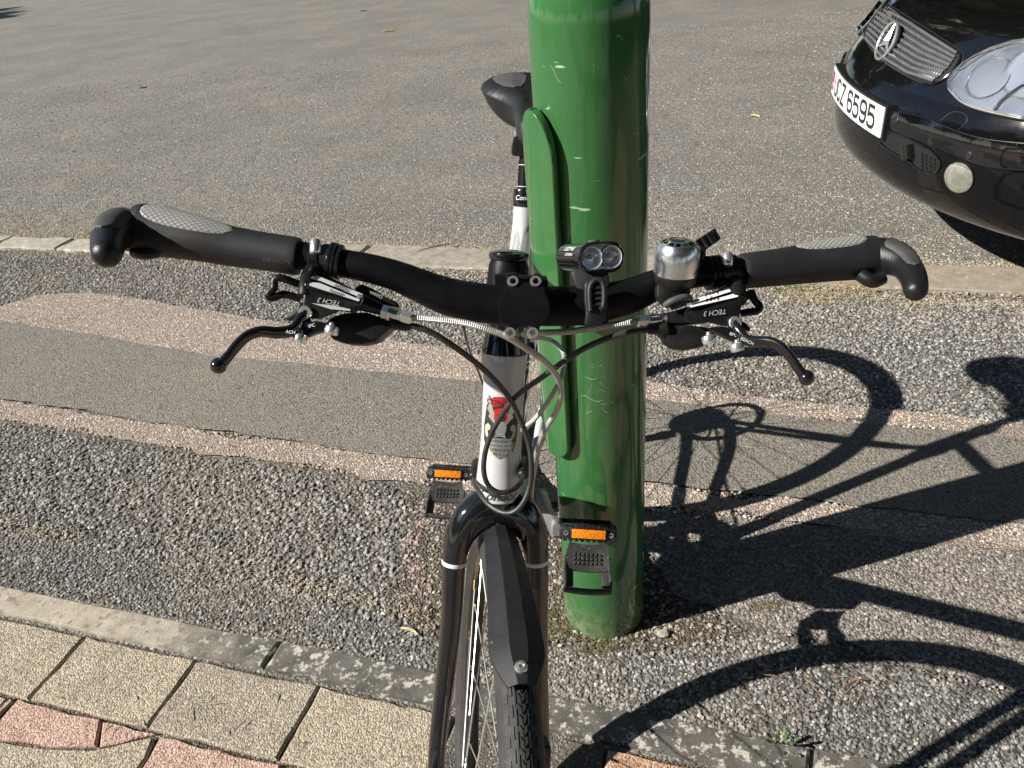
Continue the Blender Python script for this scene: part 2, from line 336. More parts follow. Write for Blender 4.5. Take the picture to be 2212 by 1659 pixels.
# ------------------------------------------------------------------ ground materials
def groundmat(name, cell, cols, dust, dustamt, bstr, bdist, fine=900, patch=None, pits=0.0, rough=0.9, speck=0.93):
    """chippings bound in tar: cells of differing stone colour, dark joints, sandy dust lying in patches"""
    def fn(nt, b):
        v = coord(nt)
        wob = nt.nodes.new('ShaderNodeVectorMath'); wob.operation = 'ADD'
        nz = nt.nodes.new('ShaderNodeTexNoise'); nz.inputs['Scale'].default_value = cell * 1.1; nt.links.new(v, nz.inputs['Vector'])
        sc = nt.nodes.new('ShaderNodeVectorMath'); sc.operation = 'SCALE'; sc.inputs['Scale'].default_value = 0.35 / cell; nt.links.new(nz.outputs[1], sc.inputs[0])
        nt.links.new(v, wob.inputs[0]); nt.links.new(sc.outputs[0], wob.inputs[1]); w = wob.outputs[0]
        cc = voro(nt, cell, 'Color', vec=w); dd = voro(nt, cell, 'Distance', vec=w)
        sep = nt.nodes.new('ShaderNodeSeparateColor'); nt.links.new(cc, sep.inputs[0])
        c = ramp(nt, sep.outputs[0], cols, 'LINEAR')
        c2 = ramp(nt, voro(nt, cell * 2.7, 'Color', vec=w), cols)
        c = mixc(nt, 0.4, c, c2)
        gap = ramp(nt, dd, [(0.45, g3(1)), (0.75, g3(0.55))])
        c = mixc(nt, 1.0, c, gap, 'MULTIPLY')
        big = noise(nt, 1.7, 6, 0.65); mid = noise(nt, 9, 6, 0.7)
        dm = mth(nt, 'MULTIPLY', ramp(nt, big, [(0.42, g3(0)), (0.66, g3(1))]), ramp(nt, mid, [(0.35, g3(0.15)), (0.65, g3(1))]))
        fn_ = noise(nt, fine, 3, 0.7)
        dm = mth(nt, 'MULTIPLY', mth(nt, 'MULTIPLY', dm, dustamt), ramp(nt, fn_, [(0.3, g3(0.5)), (0.6, g3(1))]))
        c = mixc(nt, dm, c, dust)
        if patch: c = mixc(nt, mth(nt, 'MULTIPLY', ramp(nt, noise(nt, 1.1, 5, 0.6), [(0.46, g3(0)), (0.62, g3(1))]), patch[0]), c, patch[1])
        tone = ramp(nt, fn_, [(0.25, g3(0.72)), (0.75, g3(1.18))]); c = mixc(nt, 1.0, c, tone, 'MULTIPLY')
        h = mth(nt, 'ADD', mth(nt, 'MULTIPLY', dd, -1.0), mth(nt, 'MULTIPLY', fn_, 0.5))
        if pits:
            pit = ramp(nt, noise(nt, cell * 0.9, 3, 0.6), [(0.60, g3(0)), (0.68, g3(1))]); c = mixc(nt, mth(nt, 'MULTIPLY', pit, pits), c, (0.03, 0.028, 0.025))
            h = mth(nt, 'SUBTRACT', h, mth(nt, 'MULTIPLY', pit, 0.6))
        sr = mth(nt, 'GREATER_THAN', sep.outputs[1], speck); c = mixc(nt, mth(nt, 'MULTIPLY', sr, 0.55), c, (0.50, 0.46, 0.40))
        nt.links.new(c, b.inputs['Base Color']); nt.links.new(bump(nt, h, bstr, bdist), b.inputs['Normal'])
    return mat(name, rough=rough, spec=0.25, fn=fn)
M['road'] = groundmat('worn_road_asphalt', 150, [(0.0, (0.095, 0.091, 0.083)), (0.35, (0.19, 0.182, 0.166)), (0.7, (0.262, 0.25, 0.228)), (0.9, (0.35, 0.335, 0.30)), (1.0, (0.54, 0.515, 0.47))], (0.34, 0.285, 0.22), 0.5, 0.9, 0.006, 420, patch=(0.6, (0.15, 0.142, 0.126)))
M['chipbase'] = groundmat('tar_between_chippings', 130, [(0.0, (0.085, 0.078, 0.068)), (0.5, (0.165, 0.152, 0.134)), (1.0, (0.26, 0.245, 0.22))], (0.34, 0.27, 0.19), 0.75, 0.9, 0.008, 500)
M['pink'] = groundmat('pinkish_fine_chippings', 230, [(0.0, (0.16, 0.125, 0.10)), (0.4, (0.33, 0.27, 0.225)), (0.8, (0.46, 0.38, 0.325)), (1.0, (0.56, 0.47, 0.41))], (0.42, 0.32, 0.22), 0.5, 0.9, 0.005, 700)
M['patch'] = groundmat('smooth_dark_trench_asphalt', 210, [(0.0, (0.15, 0.138, 0.118)), (0.6, (0.235, 0.215, 0.186)), (1.0, (0.32, 0.295, 0.255))], (0.29, 0.245, 0.19), 0.45, 0.6, 0.004, 500, pits=0.85, speck=0.992)
M['worn'] = groundmat('worn_pinkish_asphalt', 165, [(0.0, (0.11, 0.096, 0.086)), (0.35, (0.21, 0.188, 0.168)), (0.7, (0.34, 0.305, 0.275)), (1.0, (0.52, 0.48, 0.43))], (0.36, 0.29, 0.22), 0.5, 0.95, 0.006, 600)
M['soil'] = groundmat('brown_grit', 240, [(0.0, (0.05, 0.04, 0.03)), (0.5, (0.13, 0.105, 0.08)), (1.0, (0.27, 0.22, 0.17))], (0.34, 0.27, 0.17), 0.7, 1.0, 0.008, 500)
def lichen(dark, light, spots, thr, scale):
    def fn(nt, b):
        c = ramp(nt, noise(nt, 26, 6, 0.65), [(0.35, dark), (0.65, light)])
        s = ramp(nt, noise(nt, scale, 4, 0.55), [(thr, g3(0)), (thr + 0.035, g3(1))])
        c = mixc(nt, mth(nt, 'MULTIPLY', s, 0.85), c, spots)
        dk = ramp(nt, noise(nt, 75, 3, 0.5), [(0.60, g3(0)), (0.68, g3(1))]); c = mixc(nt, mth(nt, 'MULTIPLY', dk, 0.55), c, (0.10, 0.095, 0.08))
        c = mixc(nt, 1.0, c, ramp(nt, noise(nt, 700, 3, 0.7), [(0.25, g3(0.7)), (0.75, g3(1.2))]), 'MULTIPLY')
        nt.links.new(c, b.inputs['Base Color']); nt.links.new(bump(nt, noise(nt, 320, 5, 0.7), 0.6, 0.004), b.inputs['Normal'])
    return fn
M['kerbl'] = mat('pale_concrete_edging', rough=0.9, spec=0.2, fn=lichen((0.24, 0.215, 0.175), (0.37, 0.335, 0.28), (0.55, 0.52, 0.46), 0.66, 60))
def kerbfn(nt, b):
    v = coord(nt); sx = nt.nodes.new('ShaderNodeSeparateXYZ'); nt.links.new(v, sx.inputs[0])
    t = nt.nodes.new('ShaderNodeMapRange'); t.inputs[1].default_value = -.55; t.inputs[2].default_value = .10; nt.links.new(sx.outputs[0], t.inputs[0])
    t = mth(nt, 'ADD', t.outputs[0], mth(nt, 'MULTIPLY', mth(nt, 'SUBTRACT', noise(nt, 9, 5), .5), 1.1)); t = ramp(nt, t, [(.25, g3(0)), (.8, g3(1))])
    n1 = noise(nt, 30, 6, .65); c = mixc(nt, t, ramp(nt, n1, [(.35, (.32, .282, .22)), (.65, (.45, .405, .325))]), ramp(nt, n1, [(.35, (.075, .072, .062)), (.65, (.15, .14, .125))]))
    dk = ramp(nt, noise(nt, 70, 3, .5), [(.56, g3(0)), (.66, g3(.6))]); c = mixc(nt, dk, c, (.12, .11, .09))
    sp = noise(nt, 55, 8, .68); hi = ramp(nt, sp, [(.535, g3(0)), (.60, g3(1))]); lo = ramp(nt, sp, [(.66, g3(0)), (.70, g3(1))]); c = mixc(nt, mth(nt, 'MULTIPLY', mixc(nt, t, lo, hi), .85), c, (.56, .53, .47))
    c = mixc(nt, 1.0, c, ramp(nt, noise(nt, 700, 3, .7), [(.25, g3(.65)), (.75, g3(1.25))]), 'MULTIPLY')
    nt.links.new(c, b.inputs['Base Color']); nt.links.new(bump(nt, noise(nt, 320, 5, .7), .6, .004), b.inputs['Normal'])
M['kerbm'] = mat('weathered_concrete_edging', rough=.9, spec=.2, fn=kerbfn)
M['kerbd'] = mat('lichened_dark_edging', rough=0.9, spec=0.2, fn=lichen((0.085, 0.082, 0.072), (0.15, 0.145, 0.13), (0.56, 0.54, 0.48), 0.53, 38))
def blockmat(name, a, b_, fl):
    def fn(nt, b):
        c = ramp(nt, noise(nt, 14, 6, 0.6), [(0.3, a), (0.7, b_)])
        cc = voro(nt, 330, 'Color'); sep = nt.nodes.new('ShaderNodeSeparateColor'); nt.links.new(cc, sep.inputs[0])
        c = mixc(nt, 1.0, c, ramp(nt, sep.outputs[0], [(0.0, g3(0.62)), (0.5, g3(1.0)), (1.0, g3(1.4))]), 'MULTIPLY')
        c = mixc(nt, mth(nt, 'MULTIPLY', mth(nt, 'GREATER_THAN', sep.outputs[1], 0.9), 0.6), c, fl)
        c = mixc(nt, mth(nt, 'MULTIPLY', mth(nt, 'GREATER_THAN', sep.outputs[2], 0.95), 0.7), c, (0.10, 0.10, 0.10))
        nt.links.new(c, b.inputs['Base Color'])
        h = mth(nt, 'ADD', mth(nt, 'MULTIPLY', voro(nt, 330), -0.7), noise(nt, 150, 5, 0.7)); nt.links.new(bump(nt, h, 0.75, 0.004), b.inputs['Normal'])
    return mat(name, rough=0.92, spec=0.2, fn=fn)
M['blktan'] = blockmat('tan_concrete_block', (0.285, 0.24, 0.178), (0.385, 0.33, 0.252), (0.58, 0.5, 0.36))
M['blkgrey'] = blockmat('grey_tan_block', (0.25, 0.215, 0.165), (0.34, 0.30, 0.235), (0.56, 0.5, 0.38))
M['blkpink'] = blockmat('pink_concrete_block', (0.38, 0.245, 0.195), (0.47, 0.325, 0.265), (0.60, 0.48, 0.40))
M['blkorange'] = blockmat('orange_lichened_block', (0.36, 0.20, 0.12), (0.46, 0.31, 0.21), (0.60, 0.5, 0.4))
M['blkdark'] = blockmat('dark_grey_block', (0.075, 0.068, 0.058), (0.14, 0.125, 0.105), (0.4, 0.36, 0.3))
M['kerbsand'] = mat('sandy_worn_kerb', rough=.9, spec=.2, fn=lichen((.25, .21, .165), (.34, .29, .235), (.42, .37, .31), .64, 50))
M['sett'] = mat('pale_sett_stone', rough=0.85, spec=0.25, fn=lichen((0.29, 0.265, 0.22), (0.43, 0.40, 0.345), (0.52, 0.49, 0.44), 0.62, 50))

# ------------------------------------------------------------------ ground, laid as sheets 4 mm apart
KE = V((0.9452, -0.3265, 0)); KN = V((0.3265, 0.9452, 0)); K0 = V((-1.132, 1.182, 0))    # line of the edging, its outward normal, a point on its near side
def kp(a, b, z=0.0): p = K0 + KE * a + KN * b; return V((p.x, p.y, z))
def sheet(name, pts, z, m, jit=0.012, step=0.03, kind='structure'):
    pts = [V((p[0], p[1], 0)) for p in pts]; out = []
    for i, p in enumerate(pts):
        q = pts[(i + 1) % len(pts)]; L = (q - p).length; n = max(1, min(160, int(L / step))); nn = V((-(q - p).y, (q - p).x, 0)).normalized()
        w = 0.0
        for k in range(n):
            w = 0.75 * w + random.uniform(-1, 1) * jit * 0.6
            e = min(1, k / 3, (n - k) / 3)
            out.append(p.lerp(q, k / n) + nn * w * e)
    mb = MB(); mb.add([V((p.x, p.y, z)) for p in out], [tuple(range(len(out)))])
    me = mb.mesh(name, m, recalc=False)
    o = bpy.data.objects.new(name, me); col.objects.link(o)
    if me.polygons[0].normal.z < 0: me.flip_normals()
    return tag(o, kind=kind)
mb = MB(); g = 60
mb.add([(-g, -g, 0), (g, -g, 0), (g, g * 1.6, 0), (-g, g * 1.6, 0)], [(0, 1, 2, 3)]); tag(mb.build('road', 'road', recalc=False), kind='structure')
far = lambda x, o=0.0: 2.735 - 0.352 * x + o          # near edge of the setts along the road
sheet('pavement_chippings', [(-4.2, far(-4.2, -0.02)), *[(x, far(x, -0.03)) for x in (-2.4, -1.2, 0, 1.2, 2.4)], (4.5, far(4.5)), kp(5.9, 0.07)[:2], kp(-3.2, 0.07)[:2]], 0.004, 'chipbase', 0.01)
PU_T = [(-1.97, 2.86), (-1.885, 2.93), (-1.65, 2.90), (-1.417, 2.794), (-0.805, 2.47), (-0.102, 2.103), (0.379, 1.855), (0.693, 1.70), (1.008, 1.589), (1.242, 1.498), (2.6, 0.93)]
PU_B = [(2.6, 0.80), (1.106, 1.504 - 0.03), (0.669, 1.629), (0.36, 1.755), (-0.11, 1.935), tuple(atz(707, 799)[:2]), tuple(atz(471, 777)[:2]), tuple(atz(330, 753)[:2]), tuple(atz(189, 727)[:2]), tuple(atz(0, 698)[:2]), (-2.2, 2.74)]
PL_T = [(-2.4, 2.40), (-1.603, 2.103), (-1.091, 1.897), (-0.651, 1.735), (-0.299, 1.597), (-0.108, 1.535), (0.25, 1.42), (0.62, 1.30), (1.2, 1.10), (2.6, 0.55)]
PL_B = [(2.6, 0.46), (1.2, 1.03), (0.62, 1.22), (0.25, 1.32), (-0.1, 1.43), (-0.292, 1.502), (-0.629, 1.629), (-1.052, 1.789), (-1.542, 1.985), (-2.4, 2.28)]
sheet('sealing_strip', PU_T + PU_B, 0.0095, 'pink', 0.010)
sheet('sealing_strip', PL_T + PL_B, 0.0095, 'pink', 0.022)
sheet('trench_asphalt', PU_B[::-1][0:0] + [(-2.4, 2.82)] + PU_B[::-1][1:] + PL_T[::-1], 0.0130, 'patch', 0.008)
sheet('worn_asphalt', [(0.22, 1.32), (0.62, 1.215), (1.2, 1.02), (2.6, 0.45), (2.6, 0.05), kp(2.75, 0.30)[:2], kp(2.2, 0.28)[:2], kp(1.9, 0.26)[:2], (0.42, 0.96), (0.28, 1.06)], 0.0075, 'worn', 0.02)
sheet('brown_ground', [(-0.30, 1.47), (-0.1, 1.40), (0.2, 1.30), (0.26, 1.08), (0.40, 0.95), (0.20, 0.93), (0.02, 0.98), (-0.22, 1.02), (-0.30, 1.12), (-0.24, 1.28)], 0.0058, 'soil', 0.03)

# paving edge and blocks ------------------------------------------------------
pavement = MB().add([kp(-3.5, 0.0, 0.0015), kp(6, 0.0, 0.0015), kp(6, -2.6, 0.0015), kp(-3.5, -2.6, 0.0015)], [(0, 1, 2, 3)]).build('pavement', 'soil', recalc=False); tag(pavement, kind='structure')
def slab(outline, z0, z1, name, m, parent, bev=0.0028, rough=0.0022):
    """paving piece with a worn, slightly wavy arris"""
    out = []
    n = len(outline)
    for i, p in enumerate(outline):
        q = outline[(i + 1) % n]; L = (q - p).length; k = max(1, min(9, int(L / 0.03)))
        for j in range(k):
            s = p.lerp(q, j / k); out.append(s + V((random.uniform(-1, 1), random.uniform(-1, 1), 0)) * rough)
    c = sum(out, V((0, 0, 0))) / len(out); tilt = (random.uniform(-0.006, 0.006), random.uniform(-0.006, 0.006))
    def zz(p, z): return V((p.x, p.y, z + (p.x - c.x) * tilt[0] + (p.y - c.y) * tilt[1]))
    m1 = MB(); N = len(out)
    top = [zz(p + (c - p).normalized() * bev * 1.3, z1) for p in out]; mid = [zz(p, z1 - bev) for p in out]; bot = [zz(p, z0) for p in out]
    m1.add(top + mid + bot, [tuple(range(N))] + [(i, (i + 1) % N, N + (i + 1) % N, N + i) for i in range(N)] + [(N + i, N + (i + 1) % N, 2 * N + (i + 1) % N, 2 * N + i) for i in range(N)])
    return m1.build(name, m, parent, ang=14)
def krect(a0, a1, b0, b1, g=0.004): return [kp(a0 + g, b0 + g), kp(a1 - g, b0 + g), kp(a1 - g, b1 - g), kp(a0 + g, b1 - g)]
edging = tag(empty('kerb_edging', kp(0.7, 0.035)), 'long narrow concrete edging between the block paving and the dark chippings', 'kerb')
kj = [-3.22, -2.25, -1.28, -.32, .647, 1.62, 2.59, 3.56, 4.5, 5.4]
for a0, a1 in zip(kj[:-1], kj[1:]): slab(krect(a0, a1, .004, .070, .003), -.01, .0105, 'edging_stone', 'kerbm', edging, .004, .0024)
def ka(p): d = V((p[0], p[1], 0)) - K0; return d.dot(KE), d.dot(KN)
# front course of square blocks
ends = [0.242 + 0.2655 * k for k in range(-10, 5)] + [1.60]
while ends[-1] < 4.6: ends.append(ends[-1] + 0.21)
bm_cycle = ['blktan', 'blkgrey', 'blktan', 'blkgrey']
for i in range(len(ends) - 1):
    a0, a1 = ends[i], ends[i + 1]
    mm = random.choice(['blktan', 'blkgrey']) if a1 < 1.2 else ('blkdark' if a1 < 1.33 else random.choice(['blkorange', 'blkdark', 'blkpink', 'blkorange']))
    if 1.0 < a0 < 1.2: mm = 'blkdark'
    if 1.25 < a0 < 1.5: mm = 'blkorange'
    slab(krect(a0, a1, -0.155, -0.004, 0.003), -0.01, 0.0090 + random.uniform(-0.0012, 0.0014), 'paving_block', mm, pavement)
# blocks behind the front course, running on under the rider
for row in range(9):
    b1 = -0.157 - row * 0.135; a = -3.3 + (row % 2) * 0.1 + 0.002
    if row == 0: a = -3.3 + 0.016
    while a < 4.6:
        L = 0.205; mm = random.choice(['blkpink', 'blkpink', 'blkgrey', 'blktan', 'blkorange'])
        A = a
        if row == 0 and a < .2195 < a + L: L = .2165 - a
        if row == 0 and a >= .2165 - 1e-6 and a < .78: a = .788; L = .205
        slab(krect(a, a + L, b1 - 0.133, b1, 0.003), -0.01, 0.0085 + random.uniform(-0.0012, 0.0014), 'paving_block', mm, pavement); a += L
for mm, q in (('blkpink', [(.2195, -.160), (.412, -.160), (.440, -.205), (.36, -.222), (.222, -.235)]), ('blkpink', [(.420, -.160), (.530, -.160), (.449, -.203)]),
              ('blktan', [(.222, -.243), (.36, -.230), (.445, -.211), (.532, -.166), (.545, -.20), (.545, -.288), (.222, -.288)]), ('blkpink', [(.542, -.160), (.785, -.160), (.785, -.288), (.552, -.288), (.552, -.2)])):
    slab([kp(*p) for p in q], -.01, .0088, 'paving_block', mm, pavement)
# far side: pale setts and flush kerb stones along the road
setts = tag(empty('road_kerb', (-1.0, far(-1.0, 0.1), 0)), 'row of pale flush kerb stones between the chippings and the road', 'kerb')
FE = V((1, -0.352, 0)).normalized(); FN = V((0.352, 1, 0)).normalized()
x = -4.0
while x < 4.2:
    L = random.uniform(0.30, 0.42) if x < -1.5 else random.uniform(0.75, 0.95)
    w = 0.13 if x < -1.5 else 0.20
    p = V((x, far(x), 0)); e = FE * (L - 0.012)
    q = [p, p + e, p + e + FN * w, p + FN * w]
    slab(q, -0.02, 0.012 + random.uniform(0, 0.004), 'kerb_stone', 'sett' if x < -1.5 else ('kerbl' if x < 0.2 else 'kerbsand'), setts, 0.006, 0.008 if x < -1.5 else 0.005); x += L * FE.x

# loose and bound chippings: nobody could count them -----------------------------
def rock(name, m, seed, flat=0.45):
    bm = bmesh.new(); bmesh.ops.create_icosphere(bm, subdivisions=1, radius=0.5); r = random.Random(seed)
    for v in bm.verts:
        v.co *= r.uniform(0.68, 1.15); v.co.z *= flat; v.co.x *= r.uniform(0.9, 1.25)
    me = bpy.data.meshes.new(name); bm.to_mesh(me); bm.free(); me.materials.append(m); return me
def stonemat(name, stops):
    def fn(nt, b):
        oi = nt.nodes.new('ShaderNodeObjectInfo')
        c = ramp(nt, oi.outputs['Random'], stops); t = nt.nodes.new('ShaderNodeTexCoord')
        n = nt.nodes.new('ShaderNodeTexNoise'); n.inputs['Scale'].default_value = 3.0; n.inputs['Detail'].default_value = 4; nt.links.new(t.outputs['Object'], n.inputs['Vector'])
        c = mixc(nt, 1.0, c, ramp(nt, n.outputs[0], [(0.3, g3(0.7)), (0.7, g3(1.25))]), 'MULTIPLY')
        geo = nt.nodes.new('ShaderNodeNewGeometry'); d = ramp(nt, noise(nt, 2.1, 5, 0.65, geo.outputs['Position']), [(0.42, g3(0)), (0.68, g3(0.65))])
        d = mth(nt, 'MULTIPLY', d, ramp(nt, noise(nt, 130, 2, 0.5, geo.outputs['Position']), [(0.4, g3(0.0)), (0.6, g3(1))]))
        c = mixc(nt, d, c, (0.36, 0.29, 0.21))
        nt.links.new(c, b.inputs['Base Color'])
    return mat(name, rough=0.78, spec=0.3, fn=fn)
M['chip'] = stonemat('grey_chipping', [(0.0, (0.075, 0.073, 0.070)), (0.35, (0.155, 0.152, 0.146)), (0.62, (0.225, 0.222, 0.215)), (0.86, (0.29, 0.287, 0.272)), (0.97, (0.37, 0.35, 0.315)), (1.0, (0.50, 0.46, 0.40))])
M['chipbrown'] = stonemat('brown_mixed_stone', [(0.0, (0.08, 0.070, 0.062)), (0.4, (0.18, 0.158, 0.14)), (0.7, (0.26, 0.235, 0.212)), (0.92, (0.34, 0.315, 0.285)), (1.0, (0.46, 0.43, 0.39))])
M['chippink'] = stonemat('pinkish_grit', [(0.0, (0.20, 0.155, 0.128)), (0.45, (0.41, 0.335, 0.28)), (0.85, (0.55, 0.475, 0.41)), (1.0, (0.66, 0.60, 0.53))])
M['chippaint'] = stonemat('pink_painted_chipping', [(0.0, (0.20, 0.13, 0.125)), (0.5, (0.36, 0.22, 0.22)), (1.0, (0.48, 0.33, 0.33))])
def inpoly(X, Y, poly):
    r = np.zeros(len(X), bool); n = len(poly); j = n - 1
    for i in range(n):
        xi, yi = poly[i][:2]; xj, yj = poly[j][:2]
        c = ((yi > Y) != (yj > Y)) & (X < (xj - xi) * (Y - yi) / (yj - yi + 1e-12) + xi); r ^= c; j = i
    return r
def field(X, Y, s, seed):
    r = np.random.default_rng(seed); f = 0
    for k in range(5):
        a = r.uniform(0, 2 * np.pi); w = s * r.uniform(0.6, 1.7); f = f + np.sin(w * (X * np.cos(a) + Y * np.sin(a)) + r.uniform(0, 6.28))
    return f / 5
def scatter(name, polys, dens, smin, smax, z, m, label=None, holes=(), thin=None, sink=0.16, flat=0.48):
    pts = []
    for p in polys:
        xs = [q[0] for q in p]; ys = [q[1] for q in p]; A = (max(xs) - min(xs)) * (max(ys) - min(ys)); n = int(A * dens)
        X = rng.uniform(min(xs), max(xs), n); Y = rng.uniform(min(ys), max(ys), n); k = inpoly(X, Y, p)
        for h in holes: k &= ~inpoly(X, Y, h)
        if thin: f = field(X, Y, thin[0], thin[2]); k &= rng.uniform(0, 1, n) < np.clip(1.0 + thin[1] * np.minimum(f + thin[3], 0), 0.05, 1)
        pts.append(np.stack([X[k], Y[k]], 1))
    P = np.concatenate(pts); n = len(P); me = bpy.data.meshes.new(name)
    S = smin + (smax - smin) * rng.uniform(0, 1, n) ** 1.7
    co = np.column_stack([P, np.full(n, z) + S * (0.5 * flat - sink) * rng.uniform(0.1, 1.0, n)]).astype(np.float32)
    me.vertices.add(n); me.vertices.foreach_set('co', co.ravel())
    at_ = me.attributes.new('size', 'FLOAT', 'POINT'); at_.data.foreach_set('value', S.astype(np.float32))
    rt_ = me.attributes.new('turn', 'FLOAT_VECTOR', 'POINT'); rt_.data.foreach_set('vector', np.column_stack([rng.normal(0, 0.35, n), rng.normal(0, 0.35, n), rng.uniform(0, 6.28, n)]).astype(np.float32).ravel())
    ix = me.attributes.new('pick', 'INT', 'POINT'); ix.data.foreach_set('value', rng.integers(0, 6, n).astype(np.int32))
    o = bpy.data.objects.new(name, me); col.objects.link(o)
    src = bpy.data.collections.new(name + '_stones')
    for k in range(6): src.objects.link(bpy.data.objects.new('chipping', rock('chipping', M[m], 11 * k + 3, flat)))
    ng = bpy.data.node_groups.new(name + '_scatter', 'GeometryNodeTree'); ng.interface.new_socket('Geometry', in_out='INPUT', socket_type='NodeSocketGeometry'); ng.interface.new_socket('Geometry', in_out='OUTPUT', socket_type='NodeSocketGeometry')
    N = ng.nodes; L = ng.links; gi = N.new('NodeGroupInput'); go = N.new('NodeGroupOutput'); ip = N.new('GeometryNodeInstanceOnPoints'); ci = N.new('GeometryNodeCollectionInfo')
    ci.inputs[0].default_value = src; ci.inputs['Separate Children'].default_value = True; ci.inputs['Reset Children'].default_value = True
    L.new(gi.outputs[0], ip.inputs['Points']); L.new(ci.outputs[0], ip.inputs['Instance']); ip.inputs['Pick Instance'].default_value = True
    for nm, ty, sock in (('size', 'FLOAT', 'Scale'), ('turn', 'FLOAT_VECTOR', 'Rotation'), ('pick', 'INT', 'Instance Index')):
        a_ = N.new('GeometryNodeInputNamedAttribute'); a_.data_type = ty; a_.inputs[0].default_value = nm; L.new(a_.outputs[0], ip.inputs[sock])
    L.new(ip.outputs[0], go.inputs[0]); md = o.modifiers.new('scatter', 'NODES'); md.node_group = ng
    return tag(o, kind='stuff')
ZP = 0.10
front = [(-1.75, 1.95), (-1.542, 1.97), (-1.052, 1.775), (-0.629, 1.615), (-0.30, 1.49), (-0.25, 1.28), (-0.30, 1.12), (-0.2, 1.0), (-0.05, 0.95), kp(1.35, 0.075)[:2], kp(-1.0, 0.075)[:2]]
kfront = [kp(-1.0, 0.075)[:2], kp(1.35, 0.075)[:2], (-0.05, 0.955), (-0.22, 1.01), kp(.55, .20)[:2], kp(-.3, .235)[:2], kp(-1.0, 0.26)[:2]]
scatter('chippings', [front], 15000, 0.0065, 0.0150, 0.004, 'chip', thin=(7, 1.3, 5, 0.3), holes=[kfront], flat=.62, sink=.17)
scatter('chippings', [kfront], 30000, 0.0045, 0.0095, 0.004, 'chip', thin=(9, 1.2, 6, 0.4), flat=.62, sink=.15)
along = [kp(1.2, 0.075)[:2], (0.0, 0.97), (0.2, 0.93), (0.40, 0.955), kp(1.9, 0.24)[:2], kp(2.2, 0.26)[:2], kp(2.75, 0.28)[:2], kp(2.75, 0.075)[:2]]
scatter('chippings', [along], 32000, 0.0045, 0.0098, 0.004, 'chip', thin=(9, 1.2, 8, 0.4), flat=.55, sink=.17)
upper = [(-2.9, far(-2.9, -0.03)), (-1.2, far(-1.2, -0.05)), (0, far(0, -0.05)), (1.2, far(1.2, -0.05)), (2.3, far(2.3, -0.05)), (2.3, 1.07)] + [p for p in PU_T[::-1] if p[0] < 2.2] + [(-2.1, 2.74), (-2.7, 2.95)]
scatter('chippings', [upper], 15000, 0.007, 0.0135, 0.004, 'chip', thin=(5, 1.2, 3, 0.35), flat=.6, sink=.16)
scatter('bound_stones', [[(-0.30, 1.47), (-0.1, 1.41), (0.2, 1.31), (0.27, 1.08), (0.40, 0.95), (0.20, 0.92), (0.02, 0.97), (-0.22, 1.02), (-0.30, 1.12), (-0.24, 1.28)]], 15000, 0.004, 0.012, 0.0065, 'chipbrown', sink=0.24, thin=(14, 1.4, 4, 0.3), flat=0.45)
scatter('bound_stones', [[(0.22, 1.31), (0.62, 1.215), (1.2, 1.02), (1.9, 0.72), (1.9, 0.40), kp(2.75, 0.28)[:2], kp(2.2, 0.26)[:2], kp(1.9, 0.24)[:2], (0.42, 0.96), (0.28, 1.06)]], 16000, 0.0035, 0.0085, 0.008, 'chipbrown', sink=0.22, flat=0.4)
scatter('fine_grit', [[p for p in PU_T if p[0] < 2.0] + [p for p in PU_B if p[0] < 2.0]], 30000, 0.004, 0.0095, 0.0085, 'chippink')
scatter('fine_grit', [[p for p in PL_T if p[0] < 2.0] + [p for p in PL_B if p[0] < 2.0]], 30000, 0.004, 0.0095, 0.0085, 'chippink', thin=(12, 1.0, 2, 0.5))
M['sandgrain'] = stonemat('sand_grain', [(0.0, (0.20, 0.155, 0.105)), (0.5, (0.34, 0.285, 0.21)), (0.85, (0.45, 0.39, 0.30)), (1.0, (0.55, 0.49, 0.40))])
for w_, d_, o_ in ((.16, 15000, .13), (.40, 4000, .13), (1.0, 900, .13)):
    scatter('sand', [[(-2.9, far(-2.9, o_)), (2.3, far(2.3, o_)), (2.3, far(2.3, o_ + w_)), (-2.9, far(-2.9, o_ + w_))]], d_, .004, .0095, .0, 'sandgrain', thin=(6, 1.6, 9, .2), flat=.5, sink=.1)
scatter('sand', [[(-2.6, far(-2.6, -.10)), (2.3, far(2.3, -.12)), (2.3, far(2.3, .0)), (-2.6, far(-2.6, .0))]], 12000, .004, .010, .006, 'sandgrain', thin=(8, 1.6, 4, .2), flat=.5, sink=.1)
M['roadgrain'] = stonemat('road_grain', [(0.0, (0.04, 0.038, 0.035)), (0.45, (0.10, 0.096, 0.09)), (0.6, (0.30, 0.285, 0.26)), (0.9, (0.44, 0.42, 0.39)), (1.0, (0.62, 0.6, 0.56))])
scatter('road_grains', [[(-3.4, far(-3.4, .14)), (3.0, far(3.0, .14)), (3.6, 5.0), (-4.2, 5.4)]], 3600, .0045, .010, .0, 'roadgrain', flat=.42, sink=.17)
scatter('road_grains', [[(-5.2, 5.4), (3.8, 5.0), (5.0, 8.5), (-7.0, 8.5)]], 900, .007, .014, .0, 'roadgrain', flat=.42, sink=.17)
scatter('sand', [[kp(-.7, .235)[:2], kp(-.3, .225)[:2], kp(.55, .19)[:2], kp(.95, .17)[:2], kp(.95, .21)[:2], kp(.55, .235)[:2], kp(-.3, .27)[:2], kp(-.7, .27)[:2]]], 26000, .003, .007, .008, 'sandgrain', thin=(13, 1.8, 12, -.05), flat=.5, sink=.1)
mark = [atz(*p)[:2] for p in ((925, 1085), (905, 1120), (880, 1165), (868, 1200), (885, 1240), (895, 1275), (925, 1300), (945, 1290), (915, 1250), (900, 1205), (910, 1160), (935, 1125), (950, 1095))]
